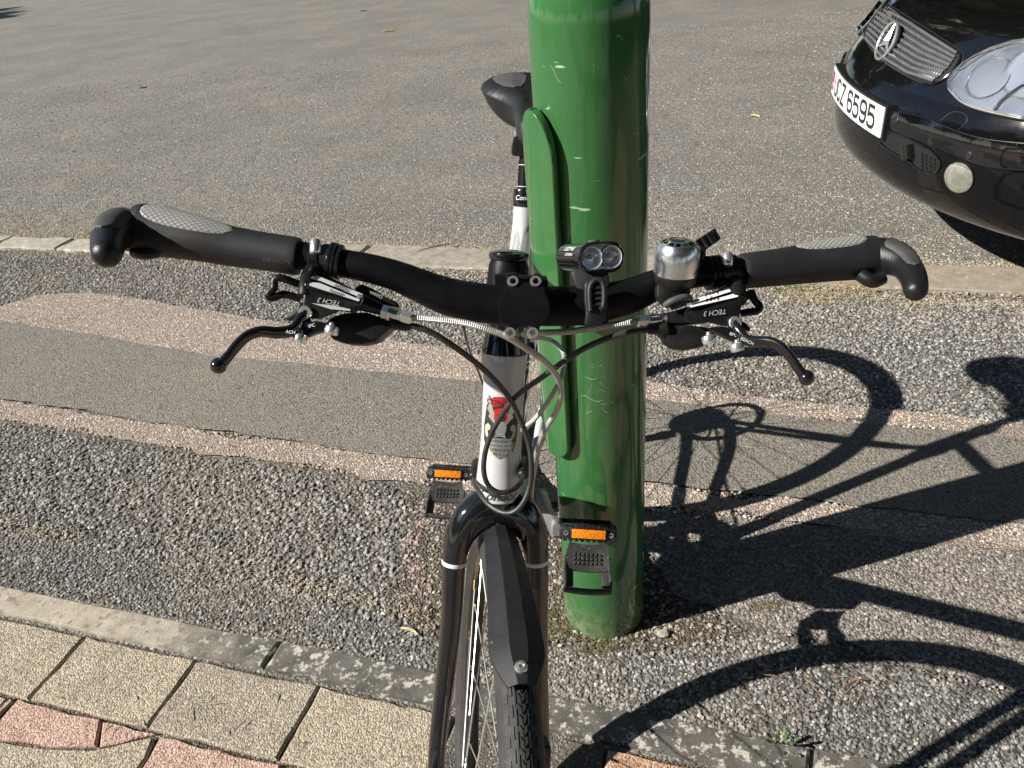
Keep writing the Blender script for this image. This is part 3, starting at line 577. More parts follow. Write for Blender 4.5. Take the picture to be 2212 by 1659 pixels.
scatter('paint_mark', [mark], 15000, 0.005, 0.012, 0.0060, 'chippaint', sink=0.2, flat=0.4, thin=(60, 1.6, 6, 0.1))

# ------------------------------------------------------------------ lamp post
PX, PY, PR = 0.1378, 1.0461, 0.0761
PC = V((PX, PY, 0))
post = tag(empty('lamp_post', PC), 'glossy green steel lamp post with a door cover on its left side', 'lamp post')
prof = [(PR, -0.06)] + [(PR, z) for z in np.linspace(0, 1.062, 18)] + [(PR * 0.995, 1.074), (PR * 0.97, 1.087), (PR * 0.92, 1.102), (PR * 0.85, 1.117), (PR * 0.79, 1.130), (PR * 0.755, 1.147), (PR * 0.74, 1.172)] + [(PR * 0.74 - 0.0045 * z, z) for z in (1.6, 2.5, 3.5, 5.0)]
MB().lathe(prof, PC, (0, 0, 1), 64, cap=True).build('column', 'green', post)
# lamp head on an outreach bracket (above the picture)
MB().tube(spline([PC + V((0, 0, 5.0)), PC + V((0, 0.02, 5.35)), PC + V((0, 0.35, 5.6)), PC + V((0, 0.9, 5.65))], 5), 0.028, 12).build('bracket', 'green', post)
MB().box(PC + V((0, 1.15, 5.64)), (0.11, 0, 0), (0, 0.28, 0), (0, 0, 0.05), 0.03).build('lantern', 'crank', post)
# door cover: curved steel leaf standing proud of the column
def cyl(a, z, r): return PC + V((math.cos(a) * r, math.sin(a) * r, z))
DA0, DA1 = R(181), R(228.5); DZ0, DZ1 = 0.424, 0.968
def door():
    am, ah = (DA0 + DA1) / 2, (DA1 - DA0) / 2 * PR; zm, zh = (DZ0 + DZ1) / 2, (DZ1 - DZ0) / 2
    rad = 0.034; out = []
    for cx, cz, a0 in ((ah - rad, zh - rad * 1.9, 0), (-ah + rad, zh - rad * 1.9, 90), (-ah + rad, -zh + rad, 180), (ah - rad, -zh + rad, 270)):
        for k in range(9):
            t = R(a0 + k * 90 / 8); f = 1.9 if cz > 0 else 1.0
            out.append((cx + math.cos(t) * rad, cz + math.sin(t) * rad * f))
    # subdivide so that the leaf follows the curve
    edge = []
    for i, p in enumerate(out):
        q = out[(i + 1) % len(out)]; n = max(1, int(max(abs(q[0] - p[0]) / 0.008, abs(q[1] - p[1]) / 0.04)))
        edge += [(p[0] + (q[0] - p[0]) * k / n, p[1] + (q[1] - p[1]) * k / n) for k in range(n)]
    inner = [(x, z) for x in np.arange(-ah, ah, 0.007) for z in np.arange(-zh, zh, 0.035)]
    n = len(edge); pts = [Vector(p) for p in edge]
    keep = inpoly(np.array([p[0] for p in inner]), np.array([p[1] for p in inner]), [(x * 0.93, z * 0.985) for x, z in edge])
    pts += [Vector(p) for p, k in zip(inner, keep) if k]
    vs, es, fs, *_ = delaunay_2d_cdt(pts, [], [list(range(n))], 1, 1e-6)
    def P(x, z, r, s=1.0): return cyl(am + x * s / PR, zm + z, r)
    mb = MB(); top = []
    for v in vs:
        top.append(P(v.x, v.y, PR + 0.0165))
    mb.add(top, [tuple(f) for f in fs])
    # rolled rim
    ring = [(1.0, 0.0165), (1.018, 0.0158), (1.03, 0.0138), (1.034, 0.011), (1.034, 0.006), (1.02, 0.005)]
    rows = [[cyl(am + x * (1 + (k - 1) * 1.6) / PR, zm + z * (1 + (k - 1) * 0.16), PR + h) for x, z in edge] for k, h in ring]
    for a_, b_ in zip(rows[:-1], rows[1:]): mb.strip(a_ + [a_[0]], b_ + [b_[0]])
    return mb
door().build('door_cover', 'green', post, ang=60)
for z in (DZ0 + 0.1, DZ1 - 0.14): MB().box(cyl(R(205), z, PR + 0.004), V((-math.sin(R(205)), math.cos(R(205)), 0)) * 0.018, (0, 0, 0.03), V((math.cos(R(205)), math.sin(R(205)), 0)) * 0.006).build('standoff', 'green', post)

def mark_on_post(u, v, L, slope, w=0.00055, m='scratch', lift=0.0006, name='scratch'):
    a0 = at(u, v, 1.0); d = (a0 - CAM).normalized(); o = CAM - PC; dx, dy = d.x, d.y
    A = dx * dx + dy * dy; B = o.x * dx + o.y * dy; C = o.x * o.x + o.y * o.y - PR * PR; t = (-B - math.sqrt(max(0, B * B - A * C))) / A
    p = CAM + d * t; a = math.atan2(p.y - PY, p.x - PX); vs = []; n = 6
    for i in range(n + 1):
        s = (i / n - 0.5) * L; ww = w * (0.15 + 0.9 * math.sin(math.pi * i / n)) * random.uniform(0.6, 1.1)
        aa = a + s * math.cos(slope) / PR; zz = p.z - s * math.sin(slope) + 0.002 * math.sin(i * 1.1 + u)
        vs += [cyl(aa, zz - ww, PR + lift), cyl(aa, zz + ww, PR + lift)]
    return MB().add(vs, [(2 * i, 2 * i + 1, 2 * i + 3, 2 * i + 2) for i in range(n)]).build(name, m, post, recalc=False)
for u, v, L, s in ((1276, 817, 0.022, 0), (1300, 830, 0.010, 0.4), (1300, 844, 0.014, 0.1), (1268, 858, 0.022, 0.3), (1303, 872, 0.018, 0.5), (1290, 865, 0.022, 0.2), (1308, 888, 0.014, 0.6), (1272, 890, 0.012, 0.1), (1323, 870, 0.012, 0.9), (1298, 790, 0.008, 0.5),
                   (1200, 160, 0.026, 0.9), (1337, 80, 0.010, 0.3), (1352, 168, 0.010, 0.2), (1232, 27, 0.02, 1.6), (1252, 720, .004, 0), (1215, 480, .004, .3)):
    mark_on_post(u, v, L, s)
mark_on_post(1172, 310, 0.03, 0.5, 0.0035, 'rust', name='paint_chip') if False else None

# ------------------------------------------------------------------ bicycle: frames of reference
RW = 0.340
def rotm(ax, a): return Matrix.Rotation(a, 3, V(ax))
HA = R(71.5); su = V((-math.cos(HA), 0, math.sin(HA))); sn = V((math.sin(HA), 0, math.cos(HA)))
FA = V((0, 0, 0.345)); FL = 0.3643
CR = FA - sn * 0.045 + su * math.sqrt(FL ** 2 - 0.045 ** 2)
STE = rotm(su, R(7.17)); YAW = rotm((0, 0, 1), R(-90 - 5.8485)); LEAN = rotm((1, 0, 0), R(-6.5536))
BO = V((-0.1193, 0.4569, 0))
BM = YAW @ LEAN
def W(p): return BO + BM @ V(p)                                   # frame of the bicycle (x forward, y its left, z up)
def S(p): return W(CR + STE @ (V(p) - CR))                        # the same, turned with the fork
def Wd(d): return BM @ V(d)
def Sd(d): return BM @ (STE @ V(d))
WB = 1.0744; BBp = V((-(WB - math.sqrt(0.44 ** 2 - 0.07 ** 2)), 0, 0.275)); RA = V((-WB, 0, 0.345))
STA = R(73); stu = V((-math.cos(STA), 0, math.sin(STA)))
HLO = CR + su * 0.012; HHI = HLO + su * 0.149
bike = tag(empty('bicycle', (-0.02, 0.95, 0)), 'grey and black flat bar bicycle leaning on the green post, seen over its handlebar', 'bicycle')
def steered(): return S
# ---- frame tubes
def tubeW(mb, a, b, r0, r1=None, flat=1.0, seg=18): return mb.tube([W(a), W(V(a).lerp(V(b), 0.33)), W(V(a).lerp(V(b), 0.67)), W(b)], [r0, r0, r1 or r0, r1 or r0], seg, flat=flat)
COL = BBp + stu * ((0.7837 - BBp.z) / stu.z)
mb = MB(); prof = [(0.0238, 0.0), (0.0238, 0.010), (0.0226, 0.020), (0.0205, 0.045), (0.0196, 0.07), (0.0196, 0.118), (0.0204, 0.128), (0.0224, 0.134), (0.0226, 0.149)]
head = mb.lathe(prof, W(HLO), Wd(su), 48).build('head_tube', 'white', bike)
hsz = 0.149
tubeW(MB(), HHI - su * 0.035, COL - stu * 0.055, 0.0165, 0.0145).build('top_tube', 'white', bike)
tubeW(MB(), HLO + su * 0.035, BBp, 0.019, 0.0185).build('down_tube', 'white', bike)
tubeW(MB(), BBp, COL, 0.0155).build('seat_tube', 'white', bike)
for s in (1, -1):
    MB().tube([W(p) for p in spline([COL - stu * 0.075 + V((-0.005, s * 0.010, 0)), COL - stu * 0.13 + V((-0.045, s * 0.030, -0.02)), RA + V((0.05, s * 0.062, 0.05)), RA + V((0, s * 0.066, 0))], 6)], 0.0075, 12).build('seat_stay', 'white', bike)
    MB().tube([W(p) for p in spline([BBp + V((-0.01, s * 0.03, 0)), BBp + V((-0.12, s * 0.042, 0.01)), RA + V((0.12, s * 0.062, -0.012)), RA + V((0, s * 0.066, 0))], 6)], 0.010, 12).build('chain_stay', 'white', bike)
MB().lathe([(0.021, -0.034), (0.021, 0.034)], W(BBp), Wd((0, 1, 0)), 24).build('bottom_bracket', 'white', bike)
clampo = MB().lathe([(0.0195, -0.014), (0.0200, -0.012), (0.0200, 0.011), (0.0190, 0.014)], W(COL), Wd(stu), 32).build('seat_clamp', 'gloss', bike)
def wrap(o, ax, fwd, r):
    """flat lettering wrapped round a tube: x along the girth, y along the axis"""
    o = V(o); ax = V(ax).normalized(); f = (V(fwd) - ax * V(fwd).dot(ax)).normalized(); sdir = f.cross(ax).normalized()
    def m(x, y): return o + ax * y + (f * math.cos(x / r) - sdir * math.sin(x / r)) * r
    return m
text('lettering', 'Condor', wrap(W(COL), Wd(stu), Wd((1, 0, 0)), 0.0206), 'printw', clampo, 0.011, shear=0.25)
boss = W(COL - stu * 0.085 + V((0.0, -0.024, 0)))
MB().lathe([(0.005, -0.008), (0.005, 0.008)], boss, Wd((0, 1, 0)), 12).build('frame_bolt', 'silver', bike)
# white bulge where the seat tube widens under the clamp
MB().tube([W(COL - stu * 0.012), W(COL - stu * 0.04), W(COL - stu * 0.10), W(COL - stu * 0.14)], [0.0185, 0.019, 0.0235, 0.016], 20, flat=1.0).build('seat_lug', 'white', bike)
# ---- head badge and lettering
HB = Wd((1, 0, 0))
def hbm(r): return wrap(W(HLO), Wd(su), HB, r)
def badge_poly(pts, r, m, name, par, thick=0.0):
    """outline in (x across, y up) metres on the head tube"""
    f = hbm(r); n = len(pts); P = [Vector(p) for p in pts]
    xs = [p[0] for p in pts]; ys = [p[1] for p in pts]
    ins = [(x, y) for x in np.arange(min(xs), max(xs), 0.004) for y in np.arange(min(ys), max(ys), 0.006)]
    c = (sum(xs) / n, sum(ys) / n)
    if ins:
        k = inpoly(np.array([i[0] for i in ins]), np.array([i[1] for i in ins]), [((x - c[0]) * 0.92 + c[0], (y - c[1]) * 0.92 + c[1]) for x, y in pts]); P += [Vector(i) for i, kk in zip(ins, k) if kk]
    vs, es, fs, *_ = delaunay_2d_cdt(P, [], [list(range(n))], 1, 1e-7)
    return MB().add([f(v.x, v.y) for v in vs], [tuple(q) for q in fs]).build(name, m, par, recalc=False)
r0 = 0.0203
def bz(zy): return 0.110 - (zy - 440) / 420 * 0.0655      # zoomed photo row -> height up the head tube
def bx(zx):
    s = max(-0.98, min(0.98, (zx - 617) / 121)); return math.asin(s) * r0
def B(l): return [(bx(x), bz(y)) for x, y in l]
badge = badge_poly(B([(530, 520), (545, 470), (575, 452), (617, 448), (660, 452), (695, 475), (712, 525), (716, 640), (712, 740), (695, 810), (660, 848), (617, 860), (575, 848), (540, 810), (523, 740), (520, 640)]), r0, 'printk', 'head_badge', bike)
badge_poly(B([(556, 462), (617, 452), (668, 460), (680, 485), (668, 512), (617, 502), (565, 515)]), r0 + 0.0005, 'red', 'red_banner', badge)
for sx in (1, -1):
    w = [(538, 436), (532, 475), (545, 510), (535, 530), (552, 560), (545, 580), (570, 610), (590, 640), (600, 600), (575, 545), (558, 490)]
    badge_poly(B([(x if sx > 0 else 1234 - x, y) for x, y in w][::sx]), r0 + 0.0007, 'bsilver', 'wing', badge)
    sc = [(530, 640), (545, 625), (560, 640), (556, 665), (543, 672), (548, 700), (560, 715), (548, 730), (532, 705), (528, 670)]
    badge_poly(B([(x if sx > 0 else 1234 - x, y) for x, y in sc][::sx]), r0 + 0.0005, 'cream', 'scroll', badge)
    sc = [(535, 745), (550, 740), (560, 770), (580, 815), (600, 840), (580, 838), (555, 812), (540, 785)]
    badge_poly(B([(x if sx > 0 else 1234 - x, y) for x, y in sc][::sx]), r0 + 0.0005, 'cream', 'scroll', badge)
badge_poly(B([(578, 530), (617, 515), (655, 530), (655, 590), (640, 615), (595, 615), (578, 590)]), r0 + 0.0008, 'red', 'red_shield', badge)
badge_poly(B([(597, 560), (617, 548), (640, 560), (632, 600), (604, 600)]), r0 + 0.0011, 'printk', 'crown_mark', badge)
badge_poly(B([(600, 605), (640, 605), (655, 640), (645, 690), (655, 712), (617, 700), (582, 712), (592, 690), (585, 640)]), r0 + 0.0009, 'bsilver', 'eagle', badge)
badge_poly(B([(548, 722), (617, 712), (688, 722), (680, 780), (655, 820), (617, 850), (580, 820), (556, 780)]), r0 + 0.0009, 'bsilver', 'silver_shield', badge)
def bt(s, zy, h, m='printk', r=r0 + 0.0013): 
    f = hbm(r); return text('lettering', s, lambda x, y: f(x, bz(zy) + y), m, badge, h)
bt('CONDOR', 484, 0.0072, 'printk'); bt('LIGHTWEIGHTS', 735, 0.0042); bt("GRAYS INN ROAD", 762, 0.0034); bt('LONDON', 790, 0.0044); bt('W.C.1', 818, 0.0044)
f_ = hbm(0.0244); text('lettering', 'Condor', lambda x, y: f_(x, 0.0075 + y), 'printk', head, 0.0135, shear=0.35)

# ---- headset cone, stem, handlebar
MB().lathe([(0.0226, 0.0), (0.0215, 0.006), (0.0178, 0.030), (0.0172, 0.034), (0.0172, 0.060)], W(HHI + su * 0.0012), Wd(su), 40).build('headset_cone', 'gloss', bike)
BC = V((-0.1185, 0, 0.9264)); STB = HHI + su * 0.0654          # bar centre; where the stem meets the steerer
stem = MB().tube([S(STB - su * 0.024), S(STB - su * 0.02), S(STB + su * 0.018), S(STB + su * 0.024)], [.0205, .0212, .0190, .017], 28)
stem.tube([S(STB + sn * 0.004), S(STB.lerp(BC, 0.35)), S(STB.lerp(BC, 0.8))], [0.0165, 0.0155, 0.017], 24)
stem.tube([S(BC - sn * 0.004 + V((0, -0.021, 0))), S(BC - sn * 0.004 + V((0, 0.021, 0)))], 0.0205, 24)
stem = stem.build('stem', 'bar', bike)
MB().lathe([(0.0190, 0.0), (0.0195, 0.003), (0.0188, 0.006), (0.013, 0.0082), (0.004, 0.0075)], S(STB + su * 0.0245), Sd(su), 36).build('top_cap', 'gloss', stem)
text('lettering', 'Condor', wrap(S(STB - su * 0.010), Sd(su), Sd((0.35, -1, 0)), 0.0199), 'printw', stem, 0.009, shear=0.2) 
# face plate with four clamp bolts
BD = 0.598
fp = [(1092, 602), (1098, 590), (1110, 587), (1120, 594), (1124, 611), (1146, 612), (1149, 595), (1158, 589), (1168, 594), (1170, 610), (1177, 634), (1187, 655), (1187, 678), (1176, 697), (1166, 706), (1164, 723), (1150, 727), (1146, 716), (1137, 708), (1119, 708), (1112, 716), (1106, 727), (1092, 721), (1090, 706), (1080, 692), (1076, 672), (1079, 655), (1090, 636), (1095, 620)]
def swollen(outline, d0, th, bulge, m, name, par, ang=50):
    """plate whose outline lies at depth d0 and whose front swells towards the rider's view by bulge(x, y) metres"""
    P = []
    for i, p in enumerate(outline):
        q = outline[(i + 1) % len(outline)]; P += [(p[0] + (q[0] - p[0]) * k / 2, p[1] + (q[1] - p[1]) * k / 2) for k in range(2)]
    n = len(P); xs = [p[0] for p in P]; ys = [p[1] for p in P]; cx, cy = (min(xs) + max(xs)) / 2, (min(ys) + max(ys)) / 2
    ins = [(x, y) for x in np.arange(min(xs), max(xs), 4.0) for y in np.arange(min(ys), max(ys), 4.0)]
    k = inpoly(np.array([i[0] for i in ins]), np.array([i[1] for i in ins]), [((x - cx) * .93 + cx, (y - cy) * .95 + cy) for x, y in P])
    vs, es, fs, *_ = delaunay_2d_cdt([Vector(p) for p in P] + [Vector(i) for i, kk in zip(ins, k) if kk], [], [list(range(n))], 1, 1e-6)
    mb = MB(); c = at(cx, cy, d0)
    def front(u, v, s=1.0):
        p = at((u - cx) * s + cx, (v - cy) * s + cy, d0); return p - FW * bulge((p - c).dot(RT), (p - c).dot(UP))
    mb.add([front(v.x, v.y, .975) for v in vs], [tuple(f) for f in fs])
    r0_ = [front(x, y, .975) for x, y in P]; r1_ = [front(x, y, .995) + FW * .0012 for x, y in P]; r2_ = [front(x, y, 1.0) + FW * .003 for x, y in P]; r3_ = [at(x, y, d0 + th) for x, y in P]
    for A_, B_ in ((r0_, r1_), (r1_, r2_), (r2_, r3_)): mb.strip(A_ + [A_[0]], B_ + [B_[0]])
    return mb.build(name, m, par, ang=ang)
fpo = swollen(fp, BD - 0.006, 0.016, lambda x, y: 0.0085 * math.sqrt(max(0.0, 1 - (y / 0.0215) ** 2)) - .001, 'bar', 'faceplate', stem)
for u, v in ((1108, 609), (1157, 609), (1102, 720), (1151, 720)):
    c = at(u, v, BD - 0.0095); ax = (-FW * 0.9 + UP * 0.1).normalized()
    MB().lathe([(0.0042, -0.006), (0.0044, 0.002), (0.0040, 0.0035), (0.0024, 0.0035), (0.0022, -0.001), (0.0002, -0.001)], c, ax, 18).build('clamp_bolt', 'silver', stem)
# bar: path through its measured centre line, each point with its own distance from the lens
bpts = [(262, 497, .600), (300, 501, .600), (450, 520, .600), (650, 552, .600), (741, 569, .601), (800, 580, .602), (859, 597, .604), (910, 618, .607), (960, 638, .610), (1010, 650, .612), (1071, 658, .613), (1131, 661, .613), (1230, 661, .615), (1290, 655, .618), (1359, 640, .621), (1408, 619, .624), (1460, 600, .627), (1544, 586, .631), (1592, 586, .634), (1731, 573, .645), (1850, 563, .653), (1888, 560, .656)]
brad = [.0111] * 5 + [.0113, .0120, .0132, .0148, .0156, .0159, .0159, .0159, .0154, .0142, .0128, .0115, .0111] + [.0111] * 4
MB().tube(spline([at(*p) for p in bpts], 5), lerps(brad, 5), 24).build('handlebar', 'bar', bike)

# ---- grips with a wing, a diamond pad and a bar end
def grip(ctr, rad, wing, side):
    C = spline([at(*p) for p in ctr], 8); Rr = lerps(rad, 8); Wg = lerps(wing, 8); n = len(C); seg = 36
    def ring(i, lift=0.0):
        t = (C[min(i + 1, n - 1)] - C[max(i - 1, 0)]).normalized(); e1 = (V((0, 0, 1)) - t * t.z).normalized(); e2 = t.cross(e1)
        if e2.dot(FW) > 0: e2 = -e2            # e2 faces the camera, e1 up
        return e1, e2
    def P(i, a, lift=0.0):
        e1, e2 = ring(i); r = Rr[i] + lift; back = max(0.0, math.sin(a - math.pi / 2)) if False else 0
        w = Wg[i] * max(0, math.cos(a - R(125))) ** 2
        return C[i] + (e2 * math.cos(a) + e1 * math.sin(a)) * (r + w)
    mb = MB(); rows = [[P(i, 2 * math.pi * k / seg) for k in range(seg)] for i in range(n)]
    for a_, b_ in zip(rows[:-1], rows[1:]): mb.strip(a_ + [a_[0]], b_ + [b_[0]])
    mb.add(rows[0], [tuple(range(seg))]); mb.add(rows[-1], [tuple(range(seg))])
    o = mb.build('grip', 'grip', bike); L = [0]
    for i in range(1, n): L.append(L[-1] + (C[i] - C[i - 1]).length)
    return o, P, L, n
def pad_on(g, i0, i1, a0, a1, tilt=0.0):
    o, P, L, n = g; mb = MB(); NU, NV = 44, 20; P0 = []; U = []
    for iu in range(NU + 1):
        s = iu / NU; x = 2 * s - 1; h = (1 - abs(x) ** 2.3) ** 0.5; rowp = []; rowu = []
        fi = i0 + (i1 - i0) * s; k = min(n - 2, int(fi)); fr = fi - k
        for iv in range(NV + 1):
            y = (2 * iv / NV - 1); am = (a0 + a1) / 2 + tilt * x; a = am + (a1 - a0) / 2 * h * y
            e = min(1.0, (1 - abs(y)) * 5 + 0.0, (1 - abs(x)) * 8); lift = 0.0011 * math.sqrt(max(0, e)) - 0.0002
            rowp.append(P(k, a, lift).lerp(P(k + 1, a, lift), fr)); rowu.append((L[k] + (L[k + 1] - L[k]) * fr, a * 0.016))
        P0.append(rowp); U.append(rowu)
    return mb.grid(P0, U).build('grip_pad', 'pad', o, recalc=False)
gR = grip([(292, 500, .600), (310, 502, .600), (360, 508, .600), (430, 519, .599), (500, 533, .600), (570, 543, .600), (630, 552, .600), (646, 554, .600)],
          [.0165, .0180, .0175, .0163, .0152, .0148, .0149, .0143], [.004, .0045, .004, .0022, .0008, 0, 0, 0], 1)
pad_on(gR, 9, 33, R(48), R(116), R(-3))
gL = grip([(1600, 586, .634), (1612, 585, .635), (1680, 578, .640), (1740, 572, .645), (1800, 566, .649), (1850, 562, .652), (1884, 560, .655), (1892, 559, .656)],
          [.0138, .0146, .0152, .0158, .0163, .0168, .0168, .016], [0, 0, .0005, .0018, .003, .0035, .0035, .003], -1)
pad_on(gL, 20.5, 42.5, R(66), R(124))
text('lettering', 'ERGON', flat(at(597, 563, .5835), RT * 0.98 - UP * 0.10, UP * 0.99 + RT * 0.1), 'printk', gR[0], 0.0056, spacing=1.15)
def horn(pts, rad, name='bar_end'):
    return MB().rod(spline([at(*p) for p in pts], 6), lerps(rad, 6), 24, 0.9).build(name, 'horn', bike)
hR = horn([(305, 503, .600), (280, 498, .597), (256, 498, .588), (240, 511, .572), (233, 530, .555), (231, 547, .542)], [.0160, .0162, .0152, .0132, .0116, .0102])
hL = horn([(1878, 560, .655), (1903, 555, .652), (1932, 560, .642), (1957, 575, .630), (1973, 600, .615), (1978, 626, .603)], [.0168, .0164, .0138, .0115, .0101, .0090])
def inlay(pts, rad, lift, wd, par, m='horngrip', name='ribbed_inlay'):
    """raised rubber strip laid along the upper camera side of a bar end"""
    C = spline([at(*p) for p in pts], 6); Rr = lerps(rad, 6); n = len(C); mb = MB(); rows = []
    for i in range(n):
        t = (C[min(i + 1, n - 1)] - C[max(i - 1, 0)]).normalized(); w = (-FW * 0.55 + UP * 0.8); w = (w - t * w.dot(t)).normalized(); b = t.cross(w)
        h = math.sqrt(max(0.02, 1 - (2 * i / (n - 1) - 1) ** 4)); rib = 0.0005 if i % 2 else 0.0
        rows.append([C[i] + (w * math.cos(a) + b * math.sin(a)) * (Rr[i] + lift * min(1, 3 * (1 - abs(q))) + rib) for q in np.linspace(-1, 1, 11) for a in (q * wd * h,)])
    return mb.grid(rows).build(name, m, par, recalc=False)
inlay([(272, 497, .595), (256, 498, .588), (241, 510, .573), (234, 526, .560)], [.0158, .0152, .0136, .0122], 0.0012, R(52), hR)
inlay([(1915, 556, .648), (1935, 561, .641), (1957, 575, .630), (1971, 597, .617)], [.0157, .0137, .0115, .0103], 0.0011, R(40), hL)
MB().tube(spline([at(290, 545, .594), at(312, 549, .590), at(340, 545, .594)], 4), .0045, 10).build('grip_clamp', 'horn', bike)
MB().tube(spline([at(1858, 592, .642), at(1884, 607, .638), at(1905, 600, .64)], 4), .006, 10).build('grip_clamp', 'horn', bike)

# ---- brake levers with reservoirs, one at each grip
def knob(mb, c, ax, r, h, seg=18): return mb.lathe([(r * .55, -h), (r * .9, -h * .92), (r, -h * .5), (r, h * .4), (r * .88, h * .8), (r * .5, h)], c, ax, seg)
def hexhole(c, ax, r, par, name='socket'): MB().lathe([(r, -.0004), (r, .0003)], c, ax, 6).build(name, 'printk', par)
# (bicycle's right hand, left in the picture)
def body_block(top, low, dt, dl, th): 
    """reservoir: cap edge nearer the top, casting tapering downward"""
    fr = [at(p[0], p[1], d) for p, d in zip(top + low, dt + dl)]; return fr
bl = MB()
cap = [(664, 601), (684, 585), (701, 592), (786, 636), (778, 655), (664, 622)]
bl.prism([at(u, v, .574) for u, v in [(659, 606), (664, 622), (778, 656), (787, 640), (782, 664), (768, 677), (735, 672), (716, 680), (690, 690), (664, 688), (652, 676), (655, 645)]],
         [at(u, v, .606) for u, v in [(668, 592), (672, 612), (776, 640), (784, 630), (780, 652), (764, 668), (732, 664), (712, 672), (690, 682), (668, 680), (658, 668), (660, 640)]], .0022)
bl.tube(spline([at(683, 578, .600), at(672, 592, .592), at(664, 610, .582), at(660, 640, .578)], 4), [.0078, .0078, .0075, .0072, .0070, .0068, .0066, .0062, .006, .006, .006, .006, .006], 14)
bl.tube([at(770, 650, .590), at(800, 660, .590), at(828, 671, .591)], [.0072, .0056, .0040], 16)
bl.tube([at(672, 566, .602), at(674, 566, .602), at(693, 568, .602), at(696, 568, .602)], [.0125, .0138, .0138, .0125], 20)
bl = bl.build('brake_lever', 'satin', bike, ang=45)
cp = MB().prism([at(u, v, d) for (u, v), d in zip([(664, 600), (684, 586), (702, 592), (786, 636), (780, 655), (664, 622)], (.575, .592, .592, .592, .574, .5705))], [at(u, v + 3, d + .003) for (u, v), d in zip([(664, 600), (684, 586), (702, 592), (786, 636), (780, 655), (664, 622)], (.575, .592, .592, .592, .574, .5705))], .0008).build('reservoir_cap', 'satin', bl)
def onplane(pts, dep, tri, m, name, par, lift=.0004):
    """thin print on a face through three given points"""
    a, b, c = [at(*t) for t in tri]; n = (b - a).cross(c - a).normalized()
    if n.dot(FW) > 0: n = -n
    def hit(u, v):
        r = ray(u, v); return CAM + r * ((a - CAM).dot(n) / r.dot(n)) + n * lift
    return hit, n
hit, nn = onplane(None, 0, ((664, 622, .5705), (780, 655, .574), (684, 586, .592)), None, None, None, .0012)
def print_poly(l, m, name, par, hit): return MB().add([hit(*p) for p in l], [tuple(range(len(l)))]).build(name, m, par, recalc=False)
print_poly([(669, 600), (684, 598), (783, 638), (779, 646), (690, 609), (670, 606)], 'capsilver', 'silver_stripe', bl, hit)
print_poly([(667, 612), (690, 614), (777, 650), (774, 654), (668, 620)], 'capsilver', 'silver_stripe', bl, hit)
hit2 = (lambda h: (lambda u, v: h(u, v) + nn * .0004))(hit)
def ptext(s, u, v, dx, dy, h, hitf, m, par, shear=.3, flip=False):
    """print lying on a face: baseline direction (dx, dy) in photo grid units"""
    L = math.hypot(dx, dy); ex = (dx / L, dy / L); ey = (ex[1], -ex[0]); k = -1 if flip else 1
    return text('lettering', s, lambda x, y: hitf(u + k * (x * ex[0] + y * ey[0]), v + k * (x * ex[1] + y * ey[1])), m, par, h, shear=shear)
ptext('hope', 738, 627, 100, 36, 17, hit2, 'printk', bl, flip=True)
ptext('hope', 725, 636, 100, 30, 16, hit2, 'printk', bl)
for u, v in ((672, 603), (777, 644)): MB().lathe([(.0024, -.0005), (.0024, .0009), (.0012, .0012)], hit(u, v), nn, 14).build('cap_screw', 'silver', bl)
hitb, nb = onplane(None, 0, ((664, 640, .5735), (770, 660, .5735), (690, 685, .5735)), None, None, None, .0008)
ptext('TECH 3', 712, 652, 100, 18, 15, hitb, 'printg', bl, flip=True)
print_poly([(673, 655), (720, 660), (757, 668), (757, 672), (715, 668)], 'printg', 'stripe', bl, hitb)
MB().lathe([(.0048, -.004), (.0050, .0006), (.0043, .0014), (.0019, .0014), (.0018, -.001)], at(660, 675, .5725), (-FW).normalized(), 22).build('pivot_bolt', 'silver', bl)
MB().rod([at(682, 546, .590), at(682, 522, .592)], .0046, 16, .4).build('clamp_bolt', 'silver', bl)
lv = MB(); lp = [(664, 682, .576), (651, 690, .573), (634, 712, .568), (600, 719, .563), (566, 716, .558), (538, 724, .554), (516, 742, .551), (497, 765, .549), (482, 783, .548)]
lv.tube(spline([at(*p) for p in lp], 5), lerps([.0055, .0052, .0050, .0048, .0044, .0042, .0041, .0040, .0044], 5), 14, flat=0.75)
lv.lathe([(.0001, -.0060), (.003, -.0053), (.0052, -.003), (.0059, 0), (.0052, .003), (.003, .0053), (.0001, .0060)], at(472, 790, .548), UP, 18)
lv.plate([(640, 716), (657, 694), (690, 694), (712, 700), (706, 716), (680, 722), (662, 730), (648, 724)], .571, .008, .0015)
lvo = lv.build('lever_blade', 'gloss', bl)
hr = flat(at(636, 716, .5662), RT, UP); text('lettering', 'REACH', flat(at(622, 717, .5618), RT * .99 - UP * .1, UP * .99 + RT * .1), 'printw', lvo, .0034)
text('lettering', 'BPC', flat(at(672, 704, .5702), RT * .95 + UP * .25, UP * .95 - RT * .25), 'printw', lvo, .0034)
for u, v, t in ((649, 730, .2), (717, 713, .5)):
    knob(MB(), at(u, v, .570), (RT * .25 + UP), .0054, .0036).build('adjuster_knob', 'silver', bl)
    MB().rod([at(u, v - 14, .571), at(u, v, .570)], .0022, 10).build('adjuster_stem', 'silver', bl)
fit = MB(); fit.tube([at(826, 671, .591), at(829, 672, .591), at(841, 675, .591), at(842, 675, .591)], [.0052, .0056, .0056, .005], 6); fit.tube([at(842, 675, .591), at(865, 681, .592), at(866, 681, .592)], [.0049, .0049, .0042], 18); fit.tube([at(866, 681, .592), at(868, 681.5, .592), at(888, 687, .592), at(890, 687, .592)], [.0046, .0055, .0055, .004], 6)
fit.build('hose_fitting', 'silver', bl, ang=25)
sh = MB()
